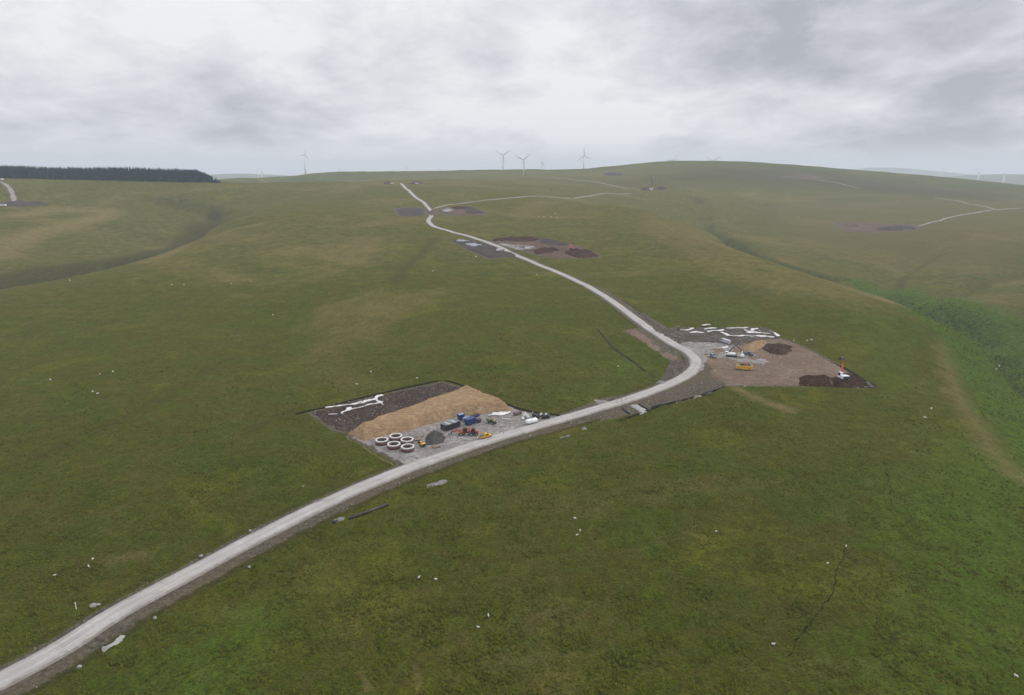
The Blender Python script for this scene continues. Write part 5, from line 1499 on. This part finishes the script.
# ------------------------------------------------------------------ sky, sun, haze
SUN_EL, SUN_AZ = R(42), R(62)      # ahead and to the right, veiled by cloud
world = bpy.data.worlds.new('World'); scene.world = world; world.use_nodes = True
nt = world.node_tree; bg = nt.nodes['Background']
tc = nd(nt, 'ShaderNodeTexCoord'); dirn = tc.outputs['Generated']
sky = nd(nt, 'ShaderNodeTexSky'); sky.sky_type = 'NISHITA'; sky.sun_disc = False
sky.sun_elevation = SUN_EL; sky.sun_rotation = SUN_AZ; sky.dust_density = 3.0
sx = nd(nt, 'ShaderNodeSeparateXYZ'); lk(nt, dirn, sx.inputs[0])
el = math_(nt, 'MAXIMUM', sx.outputs[2], 0.0)
den = math_(nt, 'ADD', el, 0.30)
cx = nd(nt, 'ShaderNodeCombineXYZ')
lk(nt, math_(nt, 'DIVIDE', sx.outputs[0], den), cx.inputs[0]); lk(nt, math_(nt, 'DIVIDE', sx.outputs[1], den), cx.inputs[1])
cl = cx.outputs[0]
mp = nd(nt, 'ShaderNodeMapping'); lk(nt, cl, mp.inputs[0]); mp.inputs['Location'].default_value = SKY['loc']; mp.inputs['Scale'].default_value = (1.0, 0.9, 1)
n1 = noise(nt, mp.outputs[0], 1.35, 4, 0.5, 0.2)
n2 = noise(nt, mp.outputs[0], 4.0, 10, 0.62, 0.2)
nn = math_(nt, 'ADD', math_(nt, 'MULTIPLY', n1, 0.55), math_(nt, 'MULTIPLY', n2, 0.45))


def lobe(px, py, sharp):
    dx, dz = ray(px, py); v = Vector((dx, 1, dz)).normalized()
    q = nd(nt, 'ShaderNodeVectorMath', operation='DOT_PRODUCT'); lk(nt, dirn, q.inputs[0]); q.inputs[1].default_value = v
    return math_(nt, 'POWER', math_(nt, 'MAXIMUM', q.outputs['Value'], 0.0), sharp)


for (px, py, sh, amt) in SKY['lobes']:
    nn = math_(nt, 'ADD', nn, math_(nt, 'MULTIPLY', lobe(px, py, sh), amt))
cloud = nd(nt, 'ShaderNodeValToRGB'); lk(nt, nn, cloud.inputs[0])
cr = cloud.color_ramp
cr.elements[0].position = 0.31; cr.elements[0].color = (*SKY['dark'], 1)
cr.elements[1].position = 0.60; cr.elements[1].color = (*SKY['bright'], 1)
e = cr.elements.new(0.47); e.color = (*SKY['mid'], 1)
# overcast sky is brighter overhead than at the horizon
up = math_(nt, 'ADD', 1.0, math_(nt, 'MULTIPLY', smooth(nt, el, 0.12, 0.8), SKY['zen']))
hz = smooth(nt, el, -0.01, 0.045)
c = mixc(nt, hz, SKY['horizon'], cloud.outputs[0])
c = mixc(nt, 1.0, c, up, 'MULTIPLY')
# a little blue sky light through the thinner cloud
blue = mixc(nt, 1.0, sky.outputs[0], (0.08, 0.08, 0.08), 'MULTIPLY')
c = mixc(nt, 0.06, c, blue)
lk(nt, c, bg.inputs['Color']); bg.inputs['Strength'].default_value = 1.0

sd = bpy.data.lights.new('sun', 'SUN'); sun = bpy.data.objects.new('sun', sd); COL.objects.link(sun)
sd.energy = 1.5; sd.angle = R(14); sd.color = (1.0, 0.97, 0.92)
sv = Vector((math.sin(SUN_AZ) * math.cos(SUN_EL), math.cos(SUN_AZ) * math.cos(SUN_EL), math.sin(SUN_EL)))
sun.rotation_euler = sv.to_track_quat('Z', 'Y').to_euler()
sun.location = (0, -200, 900)

hb = MB().box((0, 7800, 90), (44000, 17600, 420)).build('haze', None)
hb['kind'] = 'stuff'
hm = bpy.data.materials.new('moist air'); hm.use_nodes = True
ht = hm.node_tree; ht.nodes.clear()
out = ht.nodes.new('ShaderNodeOutputMaterial'); vol = ht.nodes.new('ShaderNodeVolumePrincipled')
vol.inputs['Color'].default_value = (*HAZE['col'], 1); vol.inputs['Density'].default_value = HAZE['den']; vol.inputs['Anisotropy'].default_value = 0.0
ht.links.new(vol.outputs[0], out.inputs['Volume'])
hb.data.materials.append(hm)

vs = scene.view_settings
scene.display_settings.display_device = 'sRGB'
vs.view_transform = 'Standard'; vs.look = 'None'; vs.gamma = 1.0; vs.exposure = EXPO; vs.use_curve_mapping = False
scene.cycles.use_denoising = True
scene.cycles.max_bounces = 4; scene.cycles.diffuse_bounces = 2; scene.cycles.volume_bounces = 1
scene.cycles.volume_step_rate = 4
